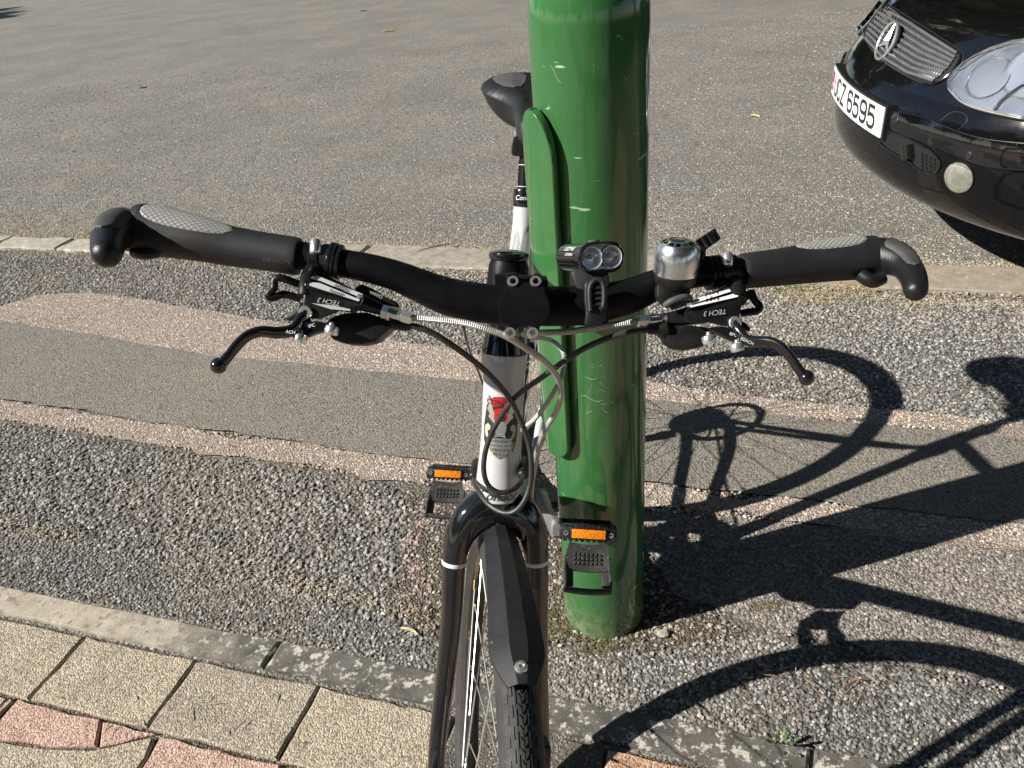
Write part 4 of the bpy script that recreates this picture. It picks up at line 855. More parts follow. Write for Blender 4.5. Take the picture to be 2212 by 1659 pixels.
sh.plate([(700, 700), (716, 684), (742, 676), (790, 674), (835, 690), (846, 700), (840, 712), (812, 738), (780, 745), (745, 743), (716, 733)], .588, .026, .005)
sh = sh.build('shifter', 'plastic', bike)
MB().plate([(764, 622), (780, 612), (812, 626), (830, 640), (858, 652), (862, 664), (840, 680), (800, 668), (776, 652)], .607, .010, .003).build('indicator_cover', 'plastic', sh)
text('lettering', 'SPEED', flat(at(812, 638, .6062), RT * .93 - UP * .35, UP * .93 + RT * .35), 'printg', sh, .0040)
loop = spline([at(*p) for p in [(650, 646, .602), (614, 636, .598), (588, 644, .595), (580, 634, .594), (592, 622, .594), (593, 606, .594), (603, 600, .594), (622, 605, .596), (652, 616, .602)]], 4)
MB().tube(loop, .0031, 10, flat=1.0).build('release_trigger', 'plastic', sh)
MB().plate([(648, 650), (640, 668), (618, 678), (613, 688), (624, 694), (650, 682), (662, 668)], .590, .006, .0015).build('release_trigger', 'plastic', sh)
MB().rod([at(846, 697, .594), at(874, 702, .596), at(884, 704, .597)], [.0052, .0048, .004], 14).build('barrel_adjuster', 'plastic', sh)
for u, v in ((716, 562), (724, 563.5), (734, 567)):
    t = (at(741, 569, .601) - at(650, 553, .6)).normalized(); MB().lathe([(.0128, -.0018), (.0140, -.001), (.0140, .001), (.0128, .0018)], at(u, v, .601), t, 28).build('clamp_band', 'satin', sh)
MB().tube([at(698, 560, .601), at(712, 562, .601)], [.0122, .0128], 24).build('clamp_collar', 'satin', sh)

# (bicycle's left hand, right in the picture)
br = MB()
br.prism([at(u, v, .600) for u, v in [(1484, 662), (1489, 668), (1597, 647), (1600, 632), (1602, 660), (1596, 692), (1584, 706), (1560, 704), (1530, 697), (1500, 702), (1482, 696), (1478, 678)]],
         [at(u, v, .632) for u, v in [(1492, 652), (1495, 660), (1590, 640), (1593, 626), (1594, 654), (1588, 684), (1577, 697), (1556, 696), (1530, 690), (1502, 694), (1488, 688), (1484, 670)]], .0022)
br.tube(spline([at(1577, 594, .632), at(1585, 610, .625), at(1592, 626, .615), at(1594, 650, .608)], 4), .0070, 14)
br.tube([at(1490, 682, .616), at(1462, 686, .616), at(1438, 689, .616)], [.0076, .0060, .0046], 16)
br.tube([at(1560, 586, .632), at(1562, 586, .632), at(1582, 586, .634), at(1585, 586, .634)], [.0125, .0138, .0138, .0125], 20)
br = br.build('brake_lever', 'satin', bike, ang=45)
cq = [(1483, 659), (1492, 650), (1583, 612), (1598, 622), (1597, 646), (1488, 667)]; cd = (.601, .612, .622, .622, .600, .597)
MB().prism([at(u, v, d) for (u, v), d in zip(cq, cd)], [at(u, v + 3, d + .003) for (u, v), d in zip(cq, cd)], .0008).build('reservoir_cap', 'satin', br)
hit, nn = onplane(None, 0, ((1488, 667, .597), (1597, 646, .600), (1583, 612, .622)), None, None, None, .0012)
print_poly([(1489, 654), (1582, 620), (1594, 625), (1580, 632), (1490, 661)], 'capsilver', 'silver_stripe', br, hit)
print_poly([(1490, 664), (1583, 638), (1595, 633), (1594, 644), (1492, 667)], 'capsilver', 'silver_stripe', br, hit)
hit2 = (lambda h, n: (lambda u, v: h(u, v) + n * .0004))(hit, nn)
ptext('hope', 1538, 637, 100, -33, 16, hit2, 'printk', br, flip=True)
ptext('hope', 1540, 650, 100, -24, 15, hit2, 'printk', br, flip=True)
for u, v in ((1490, 661), (1588, 627)): MB().lathe([(.0024, -.0005), (.0024, .0009), (.0012, .0012)], hit(u, v), nn, 14).build('cap_screw', 'silver', br)
hitb, nb = onplane(None, 0, ((1500, 670, .5995), (1590, 655, .5995), (1540, 695, .5995)), None, None, None, .0008)
ptext('TECH 3', 1545, 675, 100, -12, 15, hitb, 'printg', br, flip=True)
MB().lathe([(.0048, -.004), (.0050, .0006), (.0043, .0014), (.0019, .0014), (.0018, -.001)], at(1588, 697, .5985), (-FW), 22).build('pivot_bolt', 'silver', br)
MB().rod([at(1571, 572, .620), at(1571, 550, .622)], .0046, 16, .4).build('clamp_bolt', 'silver', br)
lv = MB(); lp = [(1584, 702, .602), (1594, 716, .598), (1614, 735, .593), (1640, 738, .588), (1664, 739, .583), (1686, 749, .578), (1706, 770, .574), (1722, 793, .571), (1733, 808, .570)]
lv.tube(spline([at(*p) for p in lp], 5), lerps([.0055, .0052, .0050, .0048, .0046, .0044, .0043, .0043, .0046], 5), 14, flat=.75)
lv.lathe([(.0001, -.0060), (.003, -.0053), (.0052, -.003), (.0059, 0), (.0052, .003), (.003, .0053), (.0001, .0060)], at(1742, 816, .570), UP, 18)
lv.plate([(1528, 708), (1560, 704), (1590, 712), (1606, 730), (1600, 742), (1580, 736), (1550, 722)], .597, .008, .0015)
lvo = lv.build('lever_blade', 'gloss', br)
text('lettering', 'REACH', flat(at(1614, 737, .5868), RT * .9 - UP * .42, UP * .9 + RT * .42), 'printw', lvo, .0034)
text('lettering', 'BPC', flat(at(1584, 723, .5962), RT * .95 - UP * .3, UP * .95 + RT * .3), 'printw', lvo, .0034)
for u, v in ((1531, 733), (1592, 750)):
    knob(MB(), at(u, v, .597), (UP - RT * .25), .0054, .0036).build('adjuster_knob', 'silver', br)
    MB().rod([at(u, v - 14, .598), at(u, v, .597)], .0022, 10).build('adjuster_stem', 'silver', br)
fit = MB(); fit.tube([at(1440, 689, .616), at(1438, 689, .616), at(1428, 690, .616), at(1427, 690, .616)], [.005, .0056, .0056, .005], 6); fit.tube([at(1427, 690, .616), at(1404, 693, .616), at(1403, 693, .616)], [.0049, .0049, .0042], 18); fit.tube([at(1403, 693, .616), at(1401, 693, .616), at(1379, 694, .616), at(1377, 694, .616)], [.0046, .0055, .0055, .004], 6)
fit.build('hose_fitting', 'silver', br, ang=25)
sh = MB().plate([(1420, 712), (1440, 700), (1490, 702), (1540, 708), (1548, 724), (1528, 744), (1498, 755), (1470, 754), (1444, 742), (1434, 722)], .612, .026, .005).build('shifter', 'plastic', bike)
loop = spline([at(*p) for p in [(1602, 650, .625), (1616, 637, .622), (1624, 633, .621), (1628, 646, .62), (1641, 662, .62), (1634, 672, .62), (1616, 674, .622), (1602, 677, .625)]], 4)
MB().tube(loop, .0031, 10).build('release_trigger', 'plastic', sh)
MB().plate([(1598, 690), (1610, 696), (1622, 708), (1622, 716), (1604, 712), (1590, 706)], .612, .006, .0015).build('release_trigger', 'plastic', sh)
MB().rod([at(1440, 708, .612), at(1416, 710, .614), at(1402, 712, .614)], [.0052, .0048, .004], 14).build('barrel_adjuster', 'plastic', sh)
for u in (1530, 1540, 1550):
    t = (at(1592, 586, .634) - at(1500, 595, .628)).normalized(); MB().lathe([(.0128, -.0018), (.0142, -.001), (.0142, .001), (.0128, .0018)], at(u, 590 - (u - 1530) * .12, .631), t, 28).build('clamp_band', 'satin', sh)

# ---- bell
bup = (UP * .90 - FW * .45).normalized(); bc = at(1459, 592, .612)
bell = MB().lathe([(.0001, -.012), (.012, -.012), (.0165, -.006), (.0172, 0.0), (.0168, .003)], bc, bup, 32).build('bell', 'plastic', bike)
dome = [(.0166, .0005), (.0176, .001), (.0178, .006), (.0177, .013), (.0172, .0185), (.0158, .0228), (.0138, .0254)]
MB().lathe(dome, bc, bup, 48, cap=False).build('bell_dome', 'chrome', bell, ang=60)
# crown with a ring of holes: cut out as a strip of bridges between two rings
e1 = bup.orthogonal().normalized(); e2 = bup.cross(e1); cm = MB()
def rr(r, h, a): return bc + bup * h + (e1 * math.cos(a) + e2 * math.sin(a)) * r
nH = 12; A = []; 
for k in range(nH):
    a = 2 * math.pi * k / nH; hw = math.pi / nH; ang = [a - hw + 2 * hw * i / 8 for i in range(9)]
    def hole(i, top):
        t = max(-1, min(1, (i - 4) / 2.9)); h = math.sqrt(max(0, 1 - t * t)); return .0110 + (.0019 * h if top else -.0019 * h)
    zf = lambda r: .0254 + (.0138 - r) * .42
    o_ = [rr(.0138, .0254, q) for q in ang]; t_ = [rr(hole(i, 1), zf(hole(i, 1)), q) for i, q in enumerate(ang)]; b_ = [rr(hole(i, 0), zf(hole(i, 0)), q) for i, q in enumerate(ang)]; i_ = [rr(.0085, zf(.0085), q) for q in ang]
    cm.strip(o_, t_); cm.strip(b_, i_)
cm.lathe([(.0085, .0254 + .0053 * .42), (.0074, .0277), (.0066, .0272), (.005, .0280), (.0001, .0283)], bc, bup, 40, cap=False)
cm.build('bell_crown', 'chrome', bell, ang=60)
MB().lathe([(.0001, .004), (.0160, .004), (.0165, .0008)], bc, bup, 32).build('bell_core', 'plastic', bell)
tl = MB(); a0 = at(1500, 535, .628); a1 = at(1541, 508, .632)
tl.tube(spline([at(1500, 580, .625), at(1512, 555, .628), at(1513, 535, .629)], 4), .0045, 12)
for k in range(9):
    p = at(1497, 540, .626).lerp(at(1545, 508, .634), k / 8.0); tl.tube([p + (UP * .83 - RT * .50) * .0052, p - (UP * .83 - RT * .50) * .0052], .0016 if k % 2 else .0027, 8)
tl.box(at(1521, 525, .632), (RT * .83 + UP * .55).normalized() * .0105, (UP * .83 - RT * .55).normalized() * .0052, FW * .0022, .001)
tl.build('bell_lever', 'plastic', bell)
bk = MB().plate([(1418, 612), (1470, 606), (1474, 640), (1462, 662), (1446, 664), (1430, 655), (1417, 640)], .605, .012, .003); bk.tube([at(1424, 618, .622), at(1474, 606, .626)], [.0148, .0142], 24)
bk.build('bell_bracket', 'plastic', bell)
MB().tube(spline([at(1437, 660, .603), at(1452, 650, .599), at(1478, 642, .599), at(1490, 646, .603), at(1474, 655, .606), at(1448, 664, .606)], 5), .0028, 10).build('rubber_band', 'horngrip', bell)

# ---- front light with two lamps
lf = (-ray(1300, 556).normalized() * .906 + RT * .42 - UP * .01).normalized()
lr = (RT * .99 + UP * .045); lr = (lr - lf * lr.dot(lf)).normalized(); lu = lr.cross(lf); lu = lu if lu.dot(UP) > 0 else -lu
lc = at(1300, 556, .602)
def stad(w, h, n=10):
    out = []
    for cx, a0 in ((w - h, -90), (-(w - h), 90)):
        for k in range(n + 1): t = R(a0 + 180 * k / n); out.append((cx + math.cos(t) * h, math.sin(t) * h))
    return out
def lring(w, h, z): return [lc + lr * x + lu * y + lf * z for x, y in stad(w, h)]
def lloft(rings, closed_first=True, closed_last=True):
    mb = MB(); Rr = [lring(*r) for r in rings]
    for a_, b_ in zip(Rr[:-1], Rr[1:]): mb.strip(a_ + [a_[0]], b_ + [b_[0]])
    if closed_first: mb.add(Rr[0], [tuple(range(len(Rr[0])))])
    if closed_last: mb.add(Rr[-1], [tuple(range(len(Rr[-1])))])
    return mb
light = lloft([(.0185, .0100, -.048), (.0195, .0110, -.046), (.0198, .0113, -.010), (.0198, .0113, -.006), (.0203, .0122, -.004), (.0203, .0122, -.001), (.0190, .0108, .0004), (.0184, .0102, -.003)], True, False).build('front_light', 'gloss', bike, ang=30)
lloft([(.0184, .0102, -.0031), (.0175, .0095, -.0034)], False, True).build('lamp_backing', 'hlbowl', light)
for k in range(5):
    y = -.0075 + k * .0032; x = -.0201 + (.0003 if abs(y) < .004 else .0012)
    MB().box(lc + lr * (x + .0012 * (abs(y) / .0075) ** 2 * 2) + lu * y - lf * .028, lf * .017, lu * .00055, lr * .0007).build('cooling_fin', 'satin', light)
for s in (1, -1):
    c = lc + lr * (.0085 * s) - lf * .0030
    MB().lathe([(.0088, .0022), (.0083, .0006), (.0062, -.0010), (.0030, -.0022), (.0026, -.0022)], c + lf * .0012, lf, 28, cap=False).build('lamp_bowl', 'lensbowl', light, ang=20)
    MB().lathe([(.0034, .0), (.0030, .0008), (.0001, .0012)], c - lf * .0006, lf, 20).build('lamp_ring', 'lensbowl', light)
    MB().box(c + lf * .0010, lr * .0013, lu * .0013, lf * .0004).build('led', 'led', light)
lloft([(.0183, .0101, -.0014), (.0183, .0101, -.0006), (.0178, .0097, -.0002)], True, True).build('lens', 'lens', light)
MB().lathe([(.0048, 0), (.0050, .0014), (.0042, .0024), (.0001, .0027)], lc + lu * .0112 - lf * .012 - lr * .001, lu, 20).build('power_button', 'horngrip', light)
text('lettering', 'LEZYNE', flat(lc + lu * .0060 - lr * .0194 - lf * .018 + lu * .0015, lf, lu * .6 + lr * .5), 'printw', light, .0052)
text('lettering', 'LITE DRIVE', flat(lc + lu * .0030 - lr * .0204 - lf * .018, lf, lu * .9 + lr * .2), 'printw', light, .0030)
mt = MB(); mt.plate([(1232, 590), (1240, 578), (1316, 584), (1318, 612), (1300, 650), (1262, 650), (1240, 612)], .606, .014, .004)
mt.build('light_bracket', 'guard', light)
st = MB(); st.tube([at(1252, 655, .620), at(1306, 652, .623)], [.0182, .0178], 30)
stp = MB().plate([(1262, 648), (1262, 614), (1270, 604), (1290, 596), (1304, 602), (1310, 616), (1312, 660), (1308, 694), (1296, 700), (1278, 705), (1262, 702), (1266, 676)], .588, .006, .002)
st.build('rubber_strap', 'guard', light)
rim_ = spline([at(*p) for p in [(1276, 672, .586), (1274, 625, .586), (1284, 606, .586), (1298, 606, .586), (1305, 622, .586), (1304, 660, .586), (1296, 668, .586)]], 5)
MB().tube(rim_, .0022, 10).build('strap_edge', 'guard', light)
stp.build('strap_tongue', 'plastic', light)
for k in range(4): MB().tube([at(1280, 622 + 12 * k, .5872), at(1300, 621 + 12 * k, .5872)], .0015, 8).build('strap_rung', 'guard', light)

# ---- hoses and cables
def cable(pts, r, m, name, seg=10, n=8): return MB().tube(spline([at(*p) for p in pts], n), r, seg).build(name, m, bike)
cable([(888, 687, .592), (930, 689, .592), (1000, 697, .590), (1053, 711, .590), (1093, 726, .594), (1142, 756, .606), (1175, 779, .620), (1202, 812, .640), (1212, 848, .660), (1203, 885, .680), (1182, 921, .700), (1169, 947, .715), (1159, 980, .735), (1152, 1015, .755), (1147, 1080, .79), (1140, 1150, .83)], .0026, 'hose', 'brake_hose', 12)
cable([(1380, 694, .616), (1340, 700, .617), (1300, 706, .618), (1230, 716, .622), (1165, 719, .634), (1130, 722, .70), (1150, 728, .80), (1190, 735, .85), (1217, 762, .83), (1215, 806, .80), (1196, 848, .79), (1159, 901, .81), (1132, 925, .83), (1110, 945, .86)], .0026, 'hose', 'brake_hose', 12)
cable([(872, 701, .596), (921, 713, .596), (977, 746, .604), (1036, 790, .630), (1076, 829, .655), (1103, 865, .675), (1126, 911, .690), (1142, 958, .700), (1148, 1000, .705), (1146, 1044, .712), (1132, 1083, .715), (1109, 1106, .72), (1083, 1106, .725), (1053, 1087, .735), (1031, 1055, .755), (1024, 1032, .79), (1040, 1010, .84)], .0025, 'cable', 'gear_cable')
cable([(1404, 712, .614), (1344, 721, .614), (1275, 746, .620), (1225, 776, .632), (1175, 812, .650), (1116, 855, .675), (1083, 898, .692), (1061, 938, .702), (1048, 978, .708), (1045, 1017, .712), (1054, 1047, .716), (1076, 1063, .718), (1103, 1060, .722), (1122, 1046, .735), (1130, 1024, .76), (1122, 1005, .80)], .0025, 'cable', 'gear_cable')
cable([(1002, 705, .66), (1006, 728, .70), (1017, 763, .76), (1043, 829, .80), (1062, 900, .84)], .0011, 'cable', 'lamp_wire', 8)
for (u, v, d), (u2, v2, d2) in (((1024, 1030, .79), (1030, 1000, .83)), ((1130, 1026, .76), (1136, 995, .79))):
    MB().rod([at(u, v, d), at(u2, v2, d2)], .0055, 14).build('cable_stop', 'plastic', bike)

# ---- fork
STF = rotm(su, R(8.9))
def SF(p): return W(CR + STF @ (V(p) - CR))                       # fork and wheel, turned a little further than the bar
def SFd(d): return BM @ (STF @ V(d))
def leg(s):
    e = (-.002, .001, .003) if s < 0 else (.002, .005, .007); pts = [CR + su * 0.006 + V((0.004, s * 0.010, 0)), CR - su * .004 + V((0.006, s * 0.026, -.002)), CR - su * .022 + V((.008, s * .0375, -.004)), CR - su * .055 + V((.008, s * .0425, 0)), CR - su * .12 + V((.008, s * (.0455 + e[0]), 0)), CR - su * .20 + V((.010, s * (.048 + e[1]), 0)), CR - su * .28 + sn * .016 + V((0, s * (.052 + e[2]), 0)), FA + V((-.004, s * .056, .01))]
    return [SF(p) for p in spline(pts, 8)], lerps([.019, .0180, .0155, .0125, .0112, .0105, .0095, .0085], 8)
fork = MB().lathe([(.0225, .0118), (.0235, .006), (.0235, .000), (.0205, -.014)], SF(CR), SFd(su), 36)
fk = fork.build('fork', 'gloss', bike)
for s in (1, -1):
    P_, r_ = leg(s); MB().tube(P_, r_, 24, flat=1.0).build('fork_leg', 'gloss', fk, ang=80)
    i = min(range(len(P_)), key=lambda k: abs((P_[k] - CAM).dot(UP) / (P_[k] - CAM).dot(FW) * -FPX + 829.5 - 1213))
    t = (P_[i + 1] - P_[i - 1]).normalized()
    MB().lathe([(r_[i] + .0004, -.0022), (r_[i] + .0007, 0), (r_[i] + .0004, .0022)], P_[i], t, 28, cap=False).build('white_band', 'band', fk)
    MB().lathe([(.011, -.006), (.011, .006)], SF(FA + V((0, s * .056, 0))), SFd((0, 1, 0)), 20).build('dropout', 'gloss', fk)
crown = MB().tube(spline([SF(CR - su * .020 + V((.006, -.036, -.004))), SF(CR - su * .004 + V((.008, -.020, 0))), SF(CR + V((.008, 0, 0))), SF(CR - su * .004 + V((.008, .020, 0))), SF(CR - su * .020 + V((.006, .036, -.004)))], 6), [.016] * 25, 20).build('fork_crown', 'gloss', fk, ang=80)
c = at(1079, 1116, 1.0); 
hole = SF(CR + V((.0258, 0, -.006))); MB().lathe([(.0036, -.002), (.0036, .0005), (.0026, .0005), (.0025, -.001)], hole, SFd((1, 0, 0.1)), 18).build('bolt_hole', 'printk', fk)

# ---- wheels
def wheel(name, F, X, Xd, hubw, disc_side, cassette=False):
    hub = MB().lathe([(.016, -hubw), (.023, -hubw * .9), (.023, -hubw * .75), (.012, -hubw * .6), (.012, hubw * .6), (.023, hubw * .75), (.023, hubw * .9), (.016, hubw)], X(F), Xd((0, 1, 0)), 24).build(name, 'satin', bike)
    ax = Xd((0, 1, 0)).normalized(); rx = Xd((1, 0, 0)).normalized(); rz = Xd((0, 0, 1)).normalized(); O = X(F)
    def P(r, a, y): return O + (rx * math.cos(a) + rz * math.sin(a)) * r + ax * y
    NS = 120; TW = .0178; RT_ = .0195
    cs = [(.318 + RT_ * math.sin(t) * 1.0 + .002, TW * math.cos(t)) for t in np.linspace(R(-60), R(240), 19)]
    mb = MB(); rows = [[P(r, 2 * math.pi * k / NS, y) for k in range(NS)] for r, y in cs]
    for a_, b_ in zip(rows[:-1], rows[1:]): mb.strip(a_ + [a_[0]], b_ + [b_[0]])
    tyre = mb.build('tyre', 'rubber', hub, ang=60)
    # tread: chevron centre band with rows of side blocks, one piece because nobody could pick the blocks apart
    tr = MB(); rt = .320 + RT_
    def Q(a, y, h):
        t = math.acos(max(-1, min(1, y / TW))); r = .320 + RT_ * math.sin(t) + h; return P(r, a, y)
    NT = 260
    for k in range(NT):
        a = 2 * math.pi * k / NT; da = 2 * math.pi / NT
        for sgn in (1, -1):
            for y0, y1, sk in ((0.0004, .0030, .5), ):
                q = [(a, y0), (a + da * .55, y0), (a + da * .55 + da * sk, y1), (a + da * sk, y1)]
                tr.add([Q(x, sgn * y, .0009) for x, y in q] + [Q(x, sgn * y, -.0008) for x, y in q], [(0, 1, 2, 3), (0, 1, 5, 4), (1, 2, 6, 5), (2, 3, 7, 6), (3, 0, 4, 7)])
            if k % 2 == 0:
                for y0, y1, w, of in ((.0042, .0052, 1.5, 0), (.0070, .0084, 1.2, .8), (.0104, .0122, .9, .2)):
                    q = [(a + of * da, y0), (a + (of + w) * da, y0), (a + (of + w) * da, y1), (a + of * da, y1)]
                    tr.add([Q(x, sgn * y, .0007) for x, y in q] + [Q(x, sgn * y, -.0008) for x, y in q], [(0, 1, 2, 3), (0, 1, 5, 4), (1, 2, 6, 5), (2, 3, 7, 6), (3, 0, 4, 7)])
    tag(tr.build('tread_blocks', 'rubber', hub, ang=20), kind='stuff')
    cs = [(.317, -.0105), (.319, -.0125), (.313, -.0125), (.306, -.0115), (.297, -.006), (.2955, 0), (.297, .006), (.306, .0115), (.313, .0125), (.319, .0125), (.317, .0105)]
    mb = MB(); rows = [[P(r, 2 * math.pi * k / NS, y) for k in range(NS)] for r, y in cs]
    for a_, b_ in zip(rows[:-1], rows[1:]): mb.strip(a_ + [a_[0]], b_ + [b_[0]])
    mb.build('rim', 'rim', hub, ang=30)
    spk = MB().lathe([(.00095, 0), (.00095, 1)], (0, 0, 0), (0, 0, 1), 6).mesh('spoke', 'steel'); nip = MB().lathe([(.0021, 0), (.0021, .013)], (0, 0, 0), (0, 0, 1), 8).mesh('nipple', 'brass')
    n = 32
    for k in range(n):
        a = 2 * math.pi * (k + .5) / n; side = 1 if k % 2 else -1; lead = 1 if (k // 2) % 2 else -1
        A = P(.021, a + lead * R(62), side * hubw * .82); B_ = P(.2965, a, side * .002); d = B_ - A; q = d.to_track_quat('Z', 'Y').to_matrix().to_4x4()
        for nm, me, p0, L in (('spoke', spk, A, d.length), ('nipple', nip, B_ - d.normalized() * .012, 1)):
            o = bpy.data.objects.new(nm, me); col.objects.link(o); o.parent = hub
            o.matrix_local = Matrix.Translation(p0 - root_loc(hub)) @ q @ Matrix.Diagonal((1, 1, L, 1))
    # valve and brake disc
    MB().tube([P(.297, 1.1, 0), P(.262, 1.1, 0)], .003, 8).build('valve', 'satin', hub)
    mb = MB(); nd = 60; y = disc_side * (hubw + .006)
    for r0_, r1_ in ((.062, .078),):
        A_ = [P(r0_, 2 * math.pi * k / nd, y) for k in range(nd)]; B_ = [P(r1_ + .0012 * math.sin(k * 6 * .6), 2 * math.pi * k / nd, y) for k in range(nd)]
        C_ = [p + ax * .002 for p in A_]; D_ = [p + ax * .002 for p in B_]
        for u_, w_ in ((A_, B_), (C_, D_), (B_, D_), (A_, C_)): mb.strip(u_ + [u_[0]], w_ + [w_[0]])
    for k in range(6):
        a = k * math.pi / 3; mb.tube([P(.018, a, y + .001), P(.066, a + .5, y + .001)], .0032, 6, flat=.4)
    mb.build('brake_disc', 'steel', hub, ang=30)
    if cassette:
        for k in range(9):
            r_ = .024 + .0032 * k; mb = MB(); nt = 13 + 2 * k; yy = -(hubw + .002) - .0036 * (8 - k) + .016; ring_i = []; ring_o = []
            for j in range(nt * 4): ring_o.append(P(r_ + (.0045 if j % 4 in (1, 2) else 0), 2 * math.pi * j / (nt * 4), yy)); ring_i.append(P(.017, 2 * math.pi * j / (nt * 4), yy))
            mb.strip(ring_i + [ring_i[0]], ring_o + [ring_o[0]]); o2 = [p + ax * .0018 for p in ring_o]; mb.strip(ring_o + [ring_o[0]], o2 + [o2[0]]); i2 = [p + ax * .0018 for p in ring_i]; mb.strip(i2 + [i2[0]], o2 + [o2[0]])
            mb.build('sprocket', 'darkmetal', hub, ang=20)
    return hub
wheel('front_wheel', FA, SF, SFd, .036, 1)
wheel('rear_wheel', RA, W, Wd, .040, 1, True)
# clip-on mudguards: folded plastic with three facets
def guard(F, X, Xd, a0, a1, rad, wid, m, end=True, n=28, off=0.0):
    O = X(F); ax = Xd((0, 1, 0)).normalized(); rx = Xd((1, 0, 0)).normalized(); rz = Xd((0, 0, 1)).normalized(); rows = []; rows2 = []
    for i in range(n + 1):
        s = i / n; a = R(a0 + (a1 - a0) * s); w = wid(s); prof_ = [(-1.0, -.013), (-.97, -.011), (-.36, -.0008), (-.32, 0), (.32, 0), (.36, -.0008), (.97, -.011), (1.0, -.013)]
        rows.append([O + (rx * math.cos(a) + rz * math.sin(a)) * (rad + h * min(1.0, w / .022)) + ax * (y * w + off) for y, h in prof_])
        rows2.append([O + (rx * math.cos(a) + rz * math.sin(a)) * (rad - .0022 + h * min(1.0, w / .022)) + ax * (y * w * .97 + off) for y, h in prof_])
    mb = MB().grid(rows); mb.grid(rows2)
    for k in (0, -1): mb.strip([r[k] for r in rows], [r[k] for r in rows2]); mb.strip(rows[k], rows2[k])
    return mb, (lambda a, h=0.0, y=0.0: O + (rx * math.cos(R(a)) + rz * math.sin(R(a))) * (rad + h) + ax * (y + off))
def gw(s):      # half width from the fork (0) to the pointed tip (1)
    if s < .84: return .0158 + .0074 * min(1, s / .8)
    return .0232 - .0120 * ((s - .84) / .16) ** 1.3
mg, gp = guard(FA, SF, SFd, 112, 79.2, .352, gw, 'guard', off=.0005)
mgo = mg.build('mudguard', 'guard', bike, ang=22)
nrm = (gp(81.2, .01) - gp(81.2)).normalized()
MB().lathe([(.0052, -.001), (.0054, .0012), (.0046, .0030), (.0022, .0036), (.0018, .0026)], gp(81.3), nrm, 24).build('guard_bolt', 'silver', mgo)
mg2, gp2 = guard(RA, W, Wd, 70, 165, .353, lambda s: .024, 'guard', n=40); mg2.build('mudguard', 'guard', bike, ang=22)
# brake caliper at the foot of the left fork leg
MB().box(SF(FA + V((-.03, .052, .075))), SFd((.012, 0, .004)), SFd((0, .012, 0)), SFd((-.01, 0, .028)), .005).build('brake_caliper', 'satin', bike)
MB().box(SF(FA + V((.0, -.056, .055))), SFd((.008, 0, 0)), SFd((0, .008, 0)), SFd((0, 0, .022)), .005).build('lamp_sensor', 'plastic', bike)

# ---- cranks, chain ring, chain, pedals
CA = R(25.6); cdir = V((math.cos(CA), 0, math.sin(CA))); CL = .17
for s in (1, -1):
    a = BBp + V((0, s * .055, 0)); b = BBp + cdir * (CL * s) + V((0, s * .078, 0)); d = (W(b) - W(a)).normalized(); sd_ = Wd((0, 1, 0)).normalized(); w_ = d.cross(sd_).normalized()
    mb = MB(); rings = []
    for t, hw, ht in ((-.10, .008, .006), (-.075, .015, .011), (0, .018, .012), (.12, .016, .011), (.5, .0125, .0085), (.86, .0125, .0075), (.97, .0155, .0085), (1.06, .0155, .008), (1.10, .010, .006)):
        c = W(a.lerp(b, t)); rings.append([c + w_ * (hw * x) + sd_ * (ht * y) for x, y in ((-1, -.55), (-.7, -1), (.7, -1), (1, -.55), (1, .55), (.7, 1), (-.7, 1), (-1, .55))])
    for p, q in zip(rings[:-1], rings[1:]): mb.strip(p + [p[0]], q + [q[0]])
    mb.add(rings[0], [tuple(range(8))]); mb.add(rings[-1], [tuple(range(8))]); cr_ = mb.build('crank', 'crank', bike, ang=45)
    MB().tube([W(b + V((0, s * .006, 0))), W(b + V((0, s * .020, 0)))], .007, 12).build('pedal_axle', 'satin', cr_)
def toothed(r, nt, y, m, name, O=BBp, X=W, par=bike, inner=.045):
    mb = MB(); o_ = []; i_ = []; N_ = nt * 4
    for j in range(N_): a = 2 * math.pi * j / N_; rr_ = r + (.005 if j % 4 in (1, 2) else 0); o_.append(X(O + V((math.cos(a) * rr_, y, math.sin(a) * rr_)))); i_.append(X(O + V((math.cos(a) * inner, y, math.sin(a) * inner))))
    ax = Wd((0, -.003, 0)); o2 = [p + ax for p in o_]; i2 = [p + ax for p in i_]
    for A_, B_ in ((i_, o_), (o_, o2), (i2, o2), (i_, i2)): mb.strip(A_ + [A_[0]], B_ + [B_[0]])
    return mb.build(name, m, par, ang=20)
toothed(.090, 44, -.046, 'darkmetal', 'chain_ring'); toothed(.070, 34, -.039, 'darkmetal', 'chain_ring')
for k in range(5):
    a = k * 2 * math.pi / 5 + .4; MB().tube([W(BBp + V((0, -.048, 0))), W(BBp + V((math.cos(a) * .06, -.046, math.sin(a) * .06)))], [.012, .007], 8).build('chain_ring_arm', 'crank', bike)
ch = [BBp + V((math.cos(t) * .092, -.047, math.sin(t) * .092)) for t in np.linspace(R(95), R(-95), 16)] + [RA + V((.03, -.045, -.14)), RA + V((.045, -.045, -.105)), RA + V((.03, -.045, -.06))] + [RA + V((math.cos(t) * .040, -.045, math.sin(t) * .040)) for t in np.linspace(R(-60), R(-265), 12)]
MB().tube([W(p) for p in ch], .0038, 6, closed=True, flat=.7).build('chain', 'darkmetal', bike)
der = MB(); der.box(W(RA + V((.035, -.052, -.085))), Wd((.014, 0, 0)), Wd((0, .006, 0)), Wd((.006, 0, .055)), .003); der = der.build('rear_derailleur', 'satin', bike)
for z in (-.055, -.135): MB().lathe([(.018, -.003), (.018, .003)], W(RA + V((.035, -.046, z))), Wd((0, 1, 0)), 16).build('jockey_wheel', 'plastic', der)
